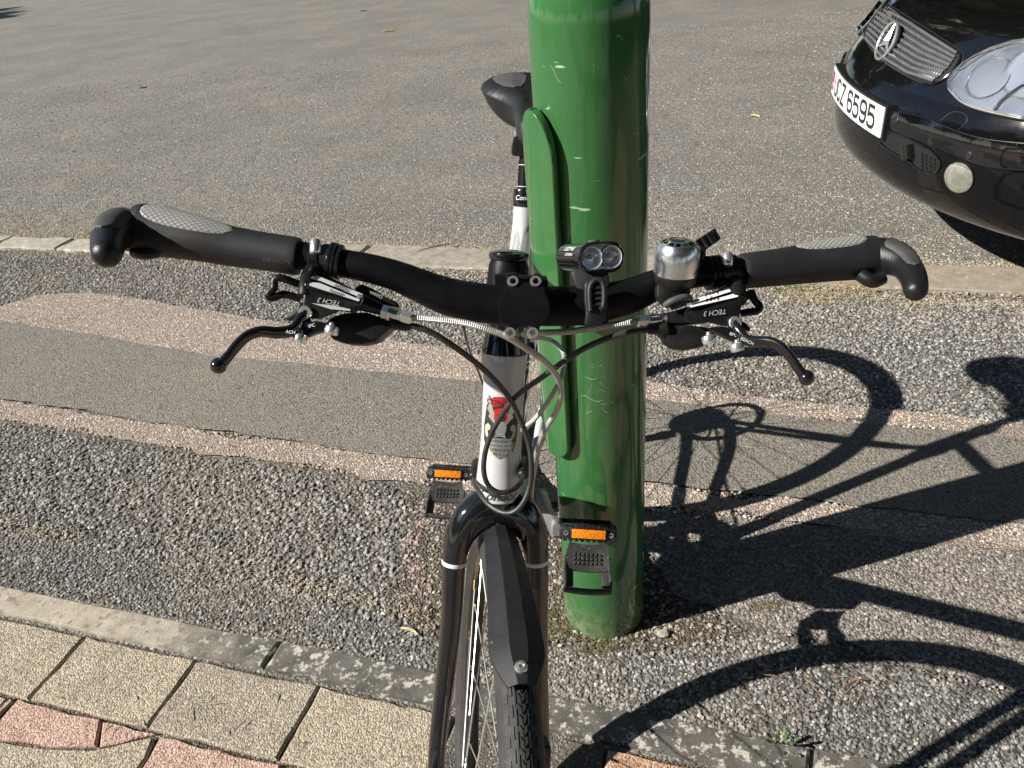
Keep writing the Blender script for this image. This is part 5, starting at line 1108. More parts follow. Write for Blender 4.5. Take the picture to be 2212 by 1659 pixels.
def pedal(s):
    c = BBp + cdir * (CL * s) + V((.004, s * .129, 0)); PT = R(34); rp = lambda q: V((q[0] * math.cos(PT) - q[2] * math.sin(PT), q[1], q[0] * math.sin(PT) + q[2] * math.cos(PT))); X = lambda x, y, z: W(c + rp((x, y, z))); D = lambda q: Wd(rp(q))
    pb = MB()
    pb.box(X(.036, 0, .0), D((.0025, 0, 0)), D((0, .042, 0)), D((0, 0, .0100)), .0015); pb.box(X(-.036, 0, 0), D((.0025, 0, 0)), D((0, .042, 0)), D((0, 0, .0125)), .0015)
    for y in (-.041, .041): pb.box(X(0, y, 0), D((.036, 0, 0)), D((0, .003, 0)), D((0, 0, .0105)), .0015)
    pb.tube([X(0, -.046, 0), X(0, .046, 0)], .0105, 14)
    for k in range(9):
        y = -.036 + k * .009
        for x in (.036, -.036):
            for z in (.0108, -.0108): pb.box(X(x, y, z), D((.0022, 0, 0)), D((0, .0028, 0)), D((0, 0, .0018)), .0007, 1)
    o = pb.build('pedal', 'pedal', bike, ang=35)
    MB().box(X(.0405, s * .0, .0), D((.0020, 0, 0)), D((0, .0285, 0)), D((0, 0, .0088)), .001).build('reflector_housing', 'plastic', o)
    MB().box(X(.0432, 0, 0.0005), D((.0014, 0, 0)), D((0, .0262, 0)), D((0, 0, .0070)), .0012).build('amber_reflector', 'orange', o)
    for y in (-.035, .035): MB().lathe([(.0038, -.001), (.0040, .0012), (.002, .0014), (.0018, 0)], X(.0385, y, 0), D((1, 0, 0)), 14).build('reflector_screw', 'silver', o)
    PT2 = R(16); rq = lambda q: V((q[0] * math.cos(PT2) - q[2] * math.sin(PT2), q[1], q[0] * math.sin(PT2) + q[2] * math.cos(PT2))); X = lambda x, y, z: W(c + rq((x, y, z)) + V((.002, 0, .011))); D = lambda q: Wd(rq(q))
    # half clip hanging below: a cup with an open toe
    cl = MB(); YW = .036
    shape = [(.037, -.0135), (.039, -.024), (.047, -.036), (.060, -.047)]
    rows = [[X(x, y * YW * k_, z + .004 * (y * y)) for y in np.linspace(-1, 1, 9)] for (x, z), k_ in zip(shape, (.80, .88, .95, .98))]
    rows2 = [[X(x - .002, y * YW * k_, z - .003 + .004 * (y * y)) for y in np.linspace(-1, 1, 9)] for (x, z), k_ in zip(shape, (.80, .88, .95, .98))]
    cl.grid(rows); cl.grid(rows2)
    for e in (0, -1): cl.strip(rows[e], rows2[e]); cl.strip([r[e] for r in rows], [r[e] for r in rows2])
    for y in (-1, 1):
        cl.box(X(.072, y * YW * .80, -.053), D((.013, 0, -.006)), D((0, .0075, 0)), D((.001, 0, .0022)), .0018)
        cl.prism([X(x, y * YW, z) for x, z in ((.042, -.030), (.060, -.040), (.082, -.040), (.094, -.047), (.098, -.062), (.086, -.068), (.062, -.056), (.042, -.040))], [X(x, y * YW * .90, z) for x, z in ((.042, -.030), (.060, -.040), (.082, -.040), (.094, -.047), (.098, -.062), (.086, -.068), (.062, -.056), (.042, -.040))], .001)
    cl.tube([X(.092, y * YW * .97, -.060 - .003 * (1 - y * y)) for y in np.linspace(-1, 1, 11)], .0055, 12, flat=.8)
    k = cl.build('toe_clip', 'clip', o, ang=35)
    for i in range(7):
        for j in range(3):
            MB().box(X(.0425 + j * .0045, -.020 + i * .0066, -.0275 - j * .0052), D((.0022, 0, -.0012)), D((0, .0022, 0)), D((.001, 0, .0016)), .0006, 1).build('grip_stud', 'clip', o)
    return o
pedal(1); pedal(-1)

# ---- seat post and saddle
SZ = .905; SO = BBp + stu * ((SZ - BBp.z) / stu.z) + V((-.115, 0, 0))
MB().tube([W(COL - stu * .06), W(COL + stu * .060), W(COL + stu * .0605), W(COL + stu * .085), W(BBp + stu * ((.862 - BBp.z) / stu.z) + V((-.004, 0, 0)))], [.0136, .0136, .0128, .0126, .0118], 24).build('seat_post', 'bar', bike)
for k in (.018, .052): MB().lathe([(.0139, -.0004), (.0139, .0004)], W(COL + stu * k), Wd(stu), 24, cap=False).build('height_line', 'printw', bike)
def saddle():
    st_ = [(-.132, .036, .010, .036), (-.124, .070, .014, .056), (-.100, .091, .016, .070), (-.068, .094, .014, .074), (-.036, .081, .010, .068), (-.006, .053, .006, .052), (.025, .033, .003, .047), (.065, .026, .000, .046), (.105, .0225, -.003, .042), (.135, .019, -.008, .036), (.148, .012, -.014, .026), (.153, .004, -.020, .014)]
    ks = [spline([V(st_[i][:3]) for i in range(len(st_))], 3), lerps([q[3] for q in st_], 3)]; rows = []; N_ = 30
    for p, dp in zip(*ks):
        x, hw, z = p; row = []
        for k in range(N_):
            a = 2 * math.pi * k / N_; ca, sa = math.cos(a), math.sin(a)
            y = hw * math.copysign(abs(ca) ** .75, ca); zz = z + (.010 * math.copysign(abs(sa) ** .9, sa) if sa > 0 else dp * math.copysign(abs(sa) ** .8, sa)) - (.012 * (ca ** 4) if sa > 0 else 0) - (.0055 * math.exp(-(ca / .16) ** 2) if sa > 0 and -.12 < x < .06 else 0)
            if sa < 0: y *= 1 - .18 * (-sa)
            row.append(W(SO + V((x, y, zz))))
        rows.append(row)
    mb = MB()
    for a_, b_ in zip(rows[:-1], rows[1:]): mb.strip(a_ + [a_[0]], b_ + [b_[0]])
    mb.add(rows[0], [tuple(range(N_))]); mb.add(rows[-1], [tuple(range(N_))])
    so = mb.build('saddle', 'saddle', bike, ang=70)
    bvh = BVHTree.FromPolygons([v for v in mb.v], mb.f)
    for s in (1, -1):
        out = [(-.118, .020), (-.112, .045), (-.098, .066), (-.075, .074), (-.050, .066), (-.028, .050), (-.018, .034), (-.030, .020), (-.060, .014), (-.095, .013)]
        pts = []
        for i, p in enumerate(out):
            q = out[(i + 1) % len(out)]; pts += [(p[0] + (q[0] - p[0]) * k / 4, p[1] + (q[1] - p[1]) * k / 4) for k in range(4)]
        ins = [(x, y) for x in np.arange(-.118, -.018, .006) for y in np.arange(.013, .075, .006)]
        kk = inpoly(np.array([i[0] for i in ins]), np.array([i[1] for i in ins]), [((x + .065) * .92 - .065, (y - .043) * .92 + .043) for x, y in pts])
        vs, es, fs, *_ = delaunay_2d_cdt([Vector(p) for p in pts] + [Vector(i) for i, k in zip(ins, kk) if k], [], [list(range(len(pts)))], 1, 1e-7)
        P_ = []
        for v in vs:
            h, n_, *_ = bvh.ray_cast(W(SO + V((v.x, v.y * s, .2))), Wd((0, 0, -1))); P_.append((h or W(SO + V((v.x, v.y * s, .02)))) + Wd((0, 0, .0009)))
        MB().add(P_, [tuple(f) for f in fs]).build('fabric_panel', 'fabric', so, recalc=False)
    for s in (1, -1): MB().tube(spline([W(SO + V(p)) for p in ((.10, s * .012, -.036), (.05, s * .022, -.052), (-.04, s * .022, -.052), (-.10, s * .030, -.028))], 5), .0035, 8).build('saddle_rail', 'steel', so)
    MB().box(W(BBp + stu * ((.858 - BBp.z) / stu.z) + V((-.012, 0, 0))), Wd((.030, 0, 0)), Wd((0, .026, 0)), Wd((0, 0, .010)), .006).build('rail_clamp', 'satin', so)
saddle()

# ------------------------------------------------------------------ parked car
CS = 1.1026; CYAW = R(172.99); CO = V((1.282, 2.778, 0)); cn = V((math.cos(CYAW), math.sin(CYAW), 0)); cl_ = V((-cn.y, cn.x, 0)); ROLLC = -0.047
car = tag(empty('car', CO), 'black two seat roadster parked on the road with a wide grille and yellowish fog light', 'car')
def K(x, y, z): return CO + (cn * x + cl_ * y + V((0, 0, 1)) * (z + ROLLC * y)) * CS        # car frame: x forward, y its left, z up
def Kinv(p): q = (p - CO) / CS; x, y = q.dot(cn), q.dot(cl_); return V((x, y, q.z - ROLLC * y))
def Kd(d): return (cn * d[0] + cl_ * d[1] + V((0, 0, 1)) * (d[2] + ROLLC * d[1]))
PROF = [(.222, .20), (.228, .150), (.238, .110), (.255, .070), (.28, .038), (.31, .016), (.345, .004), (.39, 0), (.44, -.002), (.485, .002), (.515, .012), (.540, .026), (.565, .045), (.595, .072), (.625, .098), (.655, .120), (.685, .145), (.705, .172), (.722, .215), (.740, .29), (.760, .40), (.785, .56), (.81, .76), (.835, .98), (.852, 1.16)]
_pz = np.linspace(.222, .852, 1261); _pi = np.interp(_pz, [p[0] for p in PROF], [p[1] for p in PROF]); _k = np.hanning(61); _k /= _k.sum()
_pp = np.concatenate([np.linspace(_pi[0] + (_pi[0] - _pi[30]), _pi[0], 31)[:-1], _pi, np.linspace(_pi[-1], _pi[-1] + (_pi[-1] - _pi[-31]), 31)[1:]]); _ps = np.convolve(_pp, _k, 'valid')
def inset(z): return float(np.interp(z, _pz, _ps))
CW, CA_ = .845, .70
def hull(th, z, ins=None):
    """th in degrees round the nose, beyond 90 running straight back along the flank"""
    i = inset(z) if ins is None else ins; a = abs(th); sg = 1 if th >= 0 else -1
    if a <= 90:
        y = CW * math.sin(R(a)); x = -CA_ * (1 - math.cos(R(a))); nx, ny = math.cos(R(a)) / CA_, math.sin(R(a)) / CW; L = math.hypot(nx, ny); nx /= L; ny /= L
        k = 1.0 if i < .2 else 1 - .62 * min(1, (i - .2) / .5) * math.sin(R(a)) ** 2
        return V((x - i * nx * (.45 + .55 * math.cos(R(a))) if i < .2 else x - i * nx * k * (.45 + .55 * math.cos(R(a))), sg * (y - min(i, .34) * ny * .5), z))
    return V((-CA_ - (a - 90) / 90 * 1.0, sg * (CW - min(i, .34) * .5 * .9), z))
def hull_grid(z_rows, ths):
    return [[hull(t, z) for t in ths] for z in z_rows]
def smoothz(a, b, n):
    return list(np.linspace(a, b, n))
TH = list(np.linspace(-180, -92, 7)) + list(np.linspace(-90, 90, 61)) + list(np.linspace(92, 180, 7))
zlow = smoothz(.222, .26, 8) + smoothz(.27, .552, 20); zup = smoothz(.552, .70, 14) + smoothz(.705, .852, 22)
glow = hull_grid(zlow, TH); gup = hull_grid(zup, TH)
mb = MB(); mb.grid([[K(*p) for p in r] for r in glow]); mb.grid([[K(*p) for p in (r_ * 1.0 for r_ in r)] for r in [glow[0], [V((p.x - .25 if abs(p.y) < .7 else p.x, p.y * .85, .205)) for p in glow[0]]]])
bumper = mb.build('bumper', 'carlow', car, ang=60)
mb = MB().grid([[K(*p) for p in r] for r in gup]); body = mb.build('body', 'car', car, ang=60)
cv, cf = [], []
for gr in (glow, gup):
    o = len(cv); h_, w_ = len(gr), len(gr[0]); cv += [p for r in gr for p in r]; cf += [(o + i * w_ + j, o + i * w_ + j + 1, o + (i + 1) * w_ + j + 1, o + (i + 1) * w_ + j) for i in range(h_ - 1) for j in range(w_ - 1)]
CB = BVHTree.FromPolygons(cv, cf)
def cray(u, v):
    a = Kinv(CAM); b = Kinv(CAM + ray(u, v)); h, n, *_ = CB.ray_cast(a, (b - a).normalized())
    if h is None: h, n, *_ = CB.find_nearest(Kinv(at(u, v, 2.7)))
    return h, (n if n.dot(a - h) > 0 else -n)
def patch(outline, up, m, name, par, skirt=-.003, step=7.0, mirror=False, sub=3, dome=0.0, ang=40):
    """a panel lying on the car's skin, 'up' metres proud, with its own edge"""
    P = []
    for i, p in enumerate(outline):
        q = outline[(i + 1) % len(outline)]; P += [(p[0] + (q[0] - p[0]) * k / sub, p[1] + (q[1] - p[1]) * k / sub) for k in range(sub)]
    n = len(P); xs = [p[0] for p in P]; ys = [p[1] for p in P]; cx, cy = sum(xs) / n, sum(ys) / n
    ins = [(x, y) for x in np.arange(min(xs), max(xs), step) for y in np.arange(min(ys), max(ys), step)]; k = []
    if ins: k = inpoly(np.array([i[0] for i in ins]), np.array([i[1] for i in ins]), [((x - cx) * .94 + cx, (y - cy) * .94 + cy) for x, y in P])
    vs, es, fs, *_ = delaunay_2d_cdt([Vector(p) for p in P] + [Vector(i) for i, kk in zip(ins, k) if kk], [], [list(range(n))], 1, 1e-6)
    top = []; H = [cray(v.x, v.y) for v in vs]
    wx, wy = (max(xs) - min(xs)) / 2, (max(ys) - min(ys)) / 2
    for v, (h, nn_) in zip(vs, H):
        d_ = dome * max(0, 1 - ((v.x - cx) / wx) ** 2 - ((v.y - cy) / wy) ** 2) ** .5 if dome else 0
        top.append(h + nn_ * (up + d_))
    edge = [cray(*p) for p in P]; e1_ = [h + n_ * up for h, n_ in edge]; e2_ = [h + n_ * skirt for h, n_ in edge]
    f = (lambda p: K(p.x, -p.y, p.z)) if mirror else (lambda p: K(*p))
    mb = MB().add([f(p) for p in top], [tuple(q) for q in fs]); mb.strip([f(p) for p in e1_ + [e1_[0]]], [f(p) for p in e2_ + [e2_[0]]])
    return mb.build(name, m, par, ang=ang)
def cline(pts, r, m, name, par, up=0.0, n=5, closed=False, mirror=False):
    P = spline([V((p[0], p[1], 0)) for p in pts], n); f = (lambda p: K(p.x, -p.y, p.z)) if mirror else (lambda p: K(*p))
    return MB().tube([f(h + nn_ * up) for h, nn_ in (cray(p.x, p.y) for p in P)], r, 8, closed=closed).build(name, m, par)
Z4 = lambda l: [(x * .347 + 1755, y * .347) for x, y in l]        # close-up rows and columns -> photo grid
# grille with slats and fine uprights, three pointed star in a ring
gout = Z4([(395, 20), (480, 50), (600, 135), (760, 235), (900, 320), (925, 345), (905, 400), (860, 460), (800, 505), (740, 525), (680, 515), (590, 470), (460, 390), (370, 300), (325, 225), (320, 180), (340, 110), (370, 45)])
grille = patch(gout, .002, 'carmatt', 'grille', car)
cline(gout + [gout[0]], .004, 'gloss', 'grille_frame', grille, .003)
NSL = 8
def gp_(s, t):       # s across 0..1, t down 0..1 inside the grille outline
    l0, l1 = (372, 35), (335, 235); 
    top = [(395, 20), (600, 130), (760, 232), (918, 335)]; bot = [(330, 245), (440, 375), (590, 466), (760, 520)]
    def ev(c, s): 
        k = min(2, int(s * 3)); f = s * 3 - k; return (c[k][0] + (c[k + 1][0] - c[k][0]) * f, c[k][1] + (c[k + 1][1] - c[k][1]) * f)
    a, b = ev(top, s), ev(bot, s); e = .5; x = a[0] + (b[0] - a[0]) * t; y = a[1] + (b[1] - a[1]) * t
    if s > .7: x += (s - .7) * 330 * t * (1 - t) 
    return (x * .347 + 1755, y * .347)
for k in range(NSL):
    t = .04 + .92 * k / (NSL - 1); P = [cray(*gp_(s, t)) for s in np.linspace(.015, .985, 22)]
    MB().tube([K(*(h + n_ * .006)) for h, n_ in P], .0046, 8).build('slat', 'grille', grille)
up_ = MB()
for k in range(NSL - 1):
    t0, t1 = .04 + .92 * k / (NSL - 1), .04 + .92 * (k + 1) / (NSL - 1)
    for j in range(34):
        s = .02 + .96 * (j + .5 * (k % 2)) / 34
        a, na = cray(*gp_(s, t0)); b, nb_ = cray(*gp_(s, t1)); up_.tube([K(*(a + na * .004)), K(*(b + nb_ * .004))], .0024, 4, cap=False)
tag(up_.build('grille_mesh', 'grille', grille), kind='stuff')
sc_, sn_ = cray(*Z4([(500, 267)])[0]); rad = .053; sy = V((0, 1, 0)); sz_ = sn_.cross(sy).normalized(); sz_ = sz_ if sz_.z > 0 else -sz_; sy = sz_.cross(sn_).normalized()
sn2 = (sn_ * .6 + V((.8, 0, .1))).normalized(); sz_ = (V((0, 0, 1)) - sn2 * sn2.z).normalized(); sy = sz_.cross(sn2).normalized(); SP = lambda x, y, o=0.0: K(*(sc_ + sn2 * (.021 + o) + sy * x + sz_ * y))
disc = MB().add([SP(math.cos(a) * rad * .98, math.sin(a) * rad * .98, -.012) for a in np.linspace(0, 2 * math.pi, 41)[:-1]], [tuple(range(40))]).build('star_backing', 'carmatt', grille)
star = MB().tube([SP(math.cos(a) * rad, math.sin(a) * rad) for a in np.linspace(0, 2 * math.pi, 49)[:-1]], .0050, 10, closed=True)
for k in range(3):
    a = R(90 + 120 * k); d, e = (math.cos(a), math.sin(a)), (-math.sin(a), math.cos(a)); w = .0115
    tip = SP(d[0] * rad, d[1] * rad, 0); r1 = SP(e[0] * w * .9 + d[0] * .004, e[1] * w * .9 + d[1] * .004, -.002); l1 = SP(-e[0] * w * .9 + d[0] * .004, -e[1] * w * .9 + d[1] * .004, -.002); cc_ = SP(0, 0, .008); bk_ = SP(0, 0, -.008)
    star.add([tip, r1, l1, cc_, bk_], [(0, 1, 3), (0, 3, 2), (0, 4, 1), (0, 2, 4)])
star.build('star_emblem', 'silver', grille, ang=15)
# headlights
hl = [(2051, 196), (2055, 178), (2068, 160), (2090, 142), (2115, 126), (2145, 112), (2180, 101), (2225, 94), (2290, 98), (2330, 125), (2345, 170), (2335, 215), (2300, 248), (2250, 262), (2212, 260), (2170, 252), (2130, 243), (2095, 232), (2070, 217)]
for mir in (False, True):
    h = patch(hl, .0015, 'hlbowl', 'headlight', car, mirror=mir, step=9)
    cx, cy = 2190, 180; inn = [((x - cx) * .97 + cx, (y - cy) * .965 + cy) for x, y in hl]
    f = (lambda p: K(p.x, -p.y, p.z)) if mir else (lambda p: K(*p))
    for q, rb in (((2140, 172), .062), ((2232, 160), .075)):
        hh, nn_ = cray(*q); o_ = f(hh + nn_ * .002); ax = (f(hh + nn_ * .1) - f(hh)).normalized()
        MB().lathe([(rb, .002), (rb * .97, .0034), (rb * .8, .0042), (rb * .5, .0048), (rb * .2, .0050), (.0001, .0050)], o_, ax, 40, cap=False).build('lamp_bowl', 'hlring', h, ang=60)
    MB().tube([(f(cray(u, v)[0] + cray(u, v)[1] * .012)) for u, v in ((2152, 243), (2168, 222), (2190, 205), (2212, 190), (2250, 175))], .0032, 8).build('divider', 'grille', h)
    patch(inn, .026, 'hllens', 'lens', h, skirt=.003, mirror=mir, step=8, ang=80)
    cline(hl + [hl[0]], .0042, 'carmatt', 'headlight_seal', h, .003, closed=False, mirror=mir)
    cline([((x - cx) * .985 + cx, (y - cy) * .982 + cy) for x, y in hl] + [((hl[0][0] - cx) * .985 + cx, (hl[0][1] - cy) * .982 + cy)], .0022, 'silver', 'chrome_edge', h, .010, mirror=mir)
# bumper strip, tow cover, parking sensors, panel gaps
bs = Z4([(497, 700), (520, 698), (580, 706), (640, 716), (740, 745), (840, 790), (930, 825), (1030, 853), (1150, 875), (1330, 893), (1500, 900), (1500, 1065), (1330, 1056), (1180, 1045), (1080, 1032), (980, 1000), (880, 955), (760, 908), (640, 862), (560, 838), (512, 808), (497, 770)])
bst = patch(bs, .007, 'car', 'bumper_strip', bumper, skirt=-.002, step=8, ang=30); patch(bs, .007, 'car', 'bumper_strip', bumper, skirt=-.002, step=8, mirror=True, ang=30)
cline(bs, .0016, 'satin', 'strip_edge', bst, .0066)
cline(Z4([(800, 752), (825, 730), (870, 700), (920, 700), (960, 722), (962, 750), (945, 780), (910, 806)]), .0016, 'carmatt', 'tow_cover', bumper, .001)
for q in ((533, 750), (982, 967)):
    u, v = Z4([q])[0]; h_, n_ = cray(u, v); ax = (K(*(h_ + n_)) - K(*h_)).normalized(); o_ = K(*(h_ + n_ * .007))
    MB().lathe([(.0115, -.004), (.0115, .0015), (.0095, .0030), (.0080, .0012), (.0001, .0012)], o_, ax, 24).build('parking_sensor', 'carmatt', bumper)
# lower intake with a duct and mesh, fog lights
ink = Z4([(435, 812), (520, 835), (620, 872), (720, 925), (780, 975), (798, 1010), (790, 1055), (760, 1075), (700, 1068), (600, 1000), (500, 945), (430, 890), (420, 850)])
it = patch(ink, .0015, 'carmatt', 'air_intake', bumper); cline(ink + [ink[0]], .0035, 'car', 'intake_edge', it, .002)
for a_, b_ in (((690, 950), (690, 1050)), ((715, 960), (715, 1062)), ((740, 972), (740, 1070)), ((765, 985), (765, 1072)), ((680, 965), (790, 1020)), ((680, 990), (790, 1042)), ((680, 1015), (780, 1066))):
    cline(Z4([a_, b_]), .0018, 'satin', 'mesh_bar', it, .003)
h0, n0 = cray(*Z4([(600, 900)])[0]); h1, n1 = cray(*Z4([(610, 985)])[0]); MB().tube([K(*(h0 + n0 * .004)), K(*(h1 + n1 * .004))], .022, 14).build('brake_duct', 'gloss', it)
for mir in (False, True):
    f = (lambda p: K(p.x, -p.y, p.z)) if mir else (lambda p: K(*p)); u, v = Z4([(912, 1105)])[0]; h_, n_ = cray(u, v); n2 = n_; ax = (f(h_ + n2) - f(h_)).normalized(); o_ = f(h_ + n_ * .002)
    fo = MB().lathe([(.049, -.006), (.0475, .0012), (.0455, .001), (.0445, -.003)], o_, ax, 36, cap=False).build('fog_light', 'carmatt', bumper)
    MB().lathe([(.045, .001), (.040, .0035), (.031, .006), (.018, .0078), (.0001, .009)], o_, ax, 36).build('fog_lens', 'foggl', fo)
cline(Z4([(420, 15), (500, 45), (620, 120), (780, 222), (925, 318), (940, 350), (925, 420), (915, 455), (960, 440), (1010, 405), (1100, 345), (1200, 305)]), .0022, 'carmatt', 'bonnet_gap', body, .0006)
# number plate, bent to the bumper
PZ0, PZ1, PW = .421, .507, .262
def pl(s, t, o=0.0):   # s -1..1 from its right to its left, t 0..1 up
    y = PW * s; z = PZ0 + (PZ1 - PZ0) * t; x = .006 - .36 * y * y; return V((x + o, y, z))
def plate_shell(s0, s1, t0, t1, o0, o1, m, name, par, n=24):
    F = [[K(*pl(s, t, o1)) for s in np.linspace(s0, s1, n)] for t in (t0, t1)]; Bk = [[K(*pl(s, t, o0)) for s in np.linspace(s0, s1, n)] for t in (t0, t1)]
    mb = MB().grid(F); mb.grid(Bk); mb.strip(F[0], Bk[0]); mb.strip(F[1], Bk[1]); mb.strip([F[0][0], F[1][0]], [Bk[0][0], Bk[1][0]]); mb.strip([F[0][-1], F[1][-1]], [Bk[0][-1], Bk[1][-1]]); return mb.build(name, m, par, ang=30)
plinth = plate_shell(-1.02, 1.03, -.04, 1.08, -.025, -.002, 'plastic', 'plate_holder', bumper)
npl = plate_shell(-1, 1, 0, 1, -.002, .001, 'plate', 'number_plate', car)
def strokes(ch):
    c = {'U': [[(0, 1), (0, .25), (.08, .08), (.25, 0), (.5, 0), (.67, .08), (.75, .25), (.75, 1)]],
         'C': [[(.75, .78), (.70, .92), (.55, 1), (.2, 1), (.06, .93), (0, .78), (0, .22), (.06, .07), (.2, 0), (.55, 0), (.70, .08), (.75, .22)]],
         'Z': [[(0, 1), (.75, 1), (0, 0), (.75, 0)]],
         '6': [[(.72, .82), (.66, .95), (.5, 1), (.24, 1), (.08, .93), (0, .78), (0, .22), (.08, .07), (.24, 0), (.5, 0), (.67, .07), (.75, .2), (.75, .36), (.67, .5), (.5, .56), (.2, .56), (.05, .48)]],
         '9': [[(.03, .18), (.09, .05), (.25, 0), (.5, 0), (.67, .07), (.75, .22), (.75, .78), (.67, .93), (.5, 1), (.24, 1), (.08, .93), (0, .8), (0, .64), (.08, .5), (.24, .44), (.55, .44), (.70, .52)]],
         '5': [[(.70, 1), (.05, 1), (.03, .55), (.2, .61), (.5, .61), (.68, .53), (.75, .38), (.75, .22), (.67, .07), (.5, 0), (.22, 0), (.07, .06), (0, .2)]]}
    return c[ch]
def glyph(ch, x0, w, t0, t1, th):
    """stroked character on the plate; x in plate fractions"""
    mb = MB()
    for st_ in strokes(ch):
        P = [Vector((x0 + p[0] / .75 * w, t0 + p[1] * (t1 - t0))) for p in st_]; ar = (PZ1 - PZ0) / PW; L_, R_ = [], []
        Q = [Vector((p.x, p.y * ar)) for p in P]
        for i, q in enumerate(Q):
            a = (q - Q[i - 1]).normalized() if i else (Q[1] - q).normalized(); b = (Q[i + 1] - q).normalized() if i < len(Q) - 1 else a
            n1 = Vector((-a.y, a.x)); n2 = Vector((-b.y, b.x)); m_ = (n1 + n2); m_ = m_.normalized() if m_.length > 1e-6 else n1; k = th / max(.45, m_.dot(n1))
            ext = (-a * th * .0); L_.append(q + m_ * k); R_.append(q - m_ * k)
        mb.strip([K(*pl(p.x, p.y / ar, .0016)) for p in L_], [K(*pl(p.x, p.y / ar, .0016)) for p in R_])
    return mb.build('character', 'printk', npl, recalc=False)
xs_ = [-.83, -.615, -.40, -.09, .125, .34, .555]
for ch, x in zip('UCZ6595', xs_): glyph(ch, x + .112, .155, .17, .85, .021)
mb = MB()
def pq(s0, s1, t0, t1, m, name, o=.0016): return MB().add([K(*pl(s, t, o)) for s, t in ((s0, t0), (s1, t0), (s1, t1), (s0, t1))], [(0, 1, 2, 3)]).build(name, m, npl, recalc=False)
pq(-.985, -.83, .42, .86, 'flagb', 'flag'); pq(-.985, -.83, .60, .69, 'flagr', 'flag_cross', .0022); pq(-.925, -.888, .42, .86, 'flagr', 'flag_cross', .0024); pq(-.985, -.83, .15, .36, 'flagr', 'flag_band', .0016)
# rest of the car, beyond the picture: cabin, tail and wheels
cab = [(-1.12, .70, .85), (-1.75, .56, 1.20), (-2.15, .54, 1.24), (-2.55, .56, 1.20), (-3.05, .66, .92)]
mb = MB().grid([[K(x, y * hw, z - .05 * y * y) for y in np.linspace(-1, 1, 11)] for x, hw, z in cab]); mb.build('roof', 'glass', car)
for s in (1, -1): MB().grid([[K(x, s * (hw + (.80 - hw) * t), z + (.84 - z) * t - .05 * (1 - t)) for t in np.linspace(0, 1, 5)] for x, hw, z in cab]).build('side_window', 'glass', car)
rr_ = [(-1.12, .852), (-1.7, .86), (-3.05, .90), (-3.7, .90), (-3.95, .80), (-4.0, .55), (-3.92, .25)]
MB().grid([[K(x, y * (.82 if x > -3.8 else .76), z - .03 * y ** 4) for y in np.linspace(-1, 1, 13)] for x, z in rr_]).build('tail', 'car', car)
for s in (1, -1):
    MB().grid([[K(x, s * (.82 + .02 * math.sin(math.pi * t)), .18 + (zt - .18) * t) for t in np.linspace(0, 1, 7)] for x, zt in ((-1.5, .86), (-2.2, .87), (-3.0, .90), (-3.7, .90), (-3.95, .80))]).build('door' if s > 0 else 'door', 'car', car)
    for x in (-.78, -3.2):
        wh = MB().lathe([(.22, -.10), (.30, -.10), (.315, -.07), (.315, .07), (.30, .10), (.22, .10)], K(x, s * .76, .30), Kd((0, 1, 0)), 32, cap=False).build('wheel', 'rubber', car)
        MB().lathe([(.05, .07), (.21, .09), (.22, .05), (.22, -.08)], K(x, s * .76, .30), Kd((0, s, 0)), 20).build('rim', 'crank', wh)

# ------------------------------------------------------------------ unseen trees: they darken what paint and chrome mirror; many added to block skylight
def leafcol(nt, b):
    oi = nt.nodes.new('ShaderNodeNewGeometry'); c = ramp(nt, oi.outputs['Random Per Island'], [(0, (0.022, 0.045, 0.012)), (.5, (0.045, 0.085, 0.02)), (1, (0.085, 0.13, 0.035))]); nt.links.new(c, b.inputs['Base Color'])
M['leaf'] = mat('tree_leaf', rough=0.55, fn=leafcol)
M['bark'] = mat('tree_bark', rough=0.95, fn=lambda nt, b: nt.links.new(ramp(nt, noise(nt, 8, 6), [(.3, (.05, .04, .03)), (.7, (.13, .11, .085))]), b.inputs['Base Color']))
def crown_mesh(seed, h, w):
    r = np.random.default_rng(seed); n = 6500; lobes = r.normal(0, 1, (16, 3)); lobes /= np.linalg.norm(lobes, axis=1)[:, None]; lobes = lobes * [w * .62, w * .62, h * .30] + [0, 0, h * .62]
    k = r.integers(0, 16, n); d = r.normal(0, 1, (n, 3)); d /= np.linalg.norm(d, axis=1)[:, None]; P = lobes[k] + d * (w * .46) * r.uniform(.55, 1, (n, 1)) * [1, 1, .8]
    a = r.normal(0, 1, (n, 3)); a /= np.linalg.norm(a, axis=1)[:, None]; b = np.cross(a, r.normal(0, 1, (n, 3))); b /= np.linalg.norm(b, axis=1)[:, None]; s = r.uniform(.30, .56, (n, 1))
    vs = np.stack([P - a * s, P + b * s * .5, P + a * s, P - b * s * .5], 1).reshape(-1, 3); me = bpy.data.meshes.new('crown'); me.from_pydata(vs.tolist(), [], [(4 * i, 4 * i + 1, 4 * i + 2, 4 * i + 3) for i in range(n)]); me.materials.append(M['leaf']); return me
def trunk_mesh(seed, h, w):
    r = random.Random(seed); mb = MB().tube([(0, 0, -.1), (0.02, 0.01, h * .2), (.05, -.03, h * .45), (0, 0, h * .75)], [.24, .19, .14, .05], 12)
    for k in range(7):
        a = r.uniform(0, 6.28); z = h * r.uniform(.32, .55); mb.tube([(0.03, 0, z), (math.cos(a) * w * .3, math.sin(a) * w * .3, z + h * .12), (math.cos(a) * w * .62, math.sin(a) * w * .62, z + h * .22)], [.08, .05, .02], 8)
    return mb.mesh('trunk', 'bark')
kinds = [(crown_mesh(s, h, w), trunk_mesh(s, h, w)) for s, h, w in ((1, 9.0, 3.4), (2, 10.5, 3.0), (3, 8.0, 3.8))]
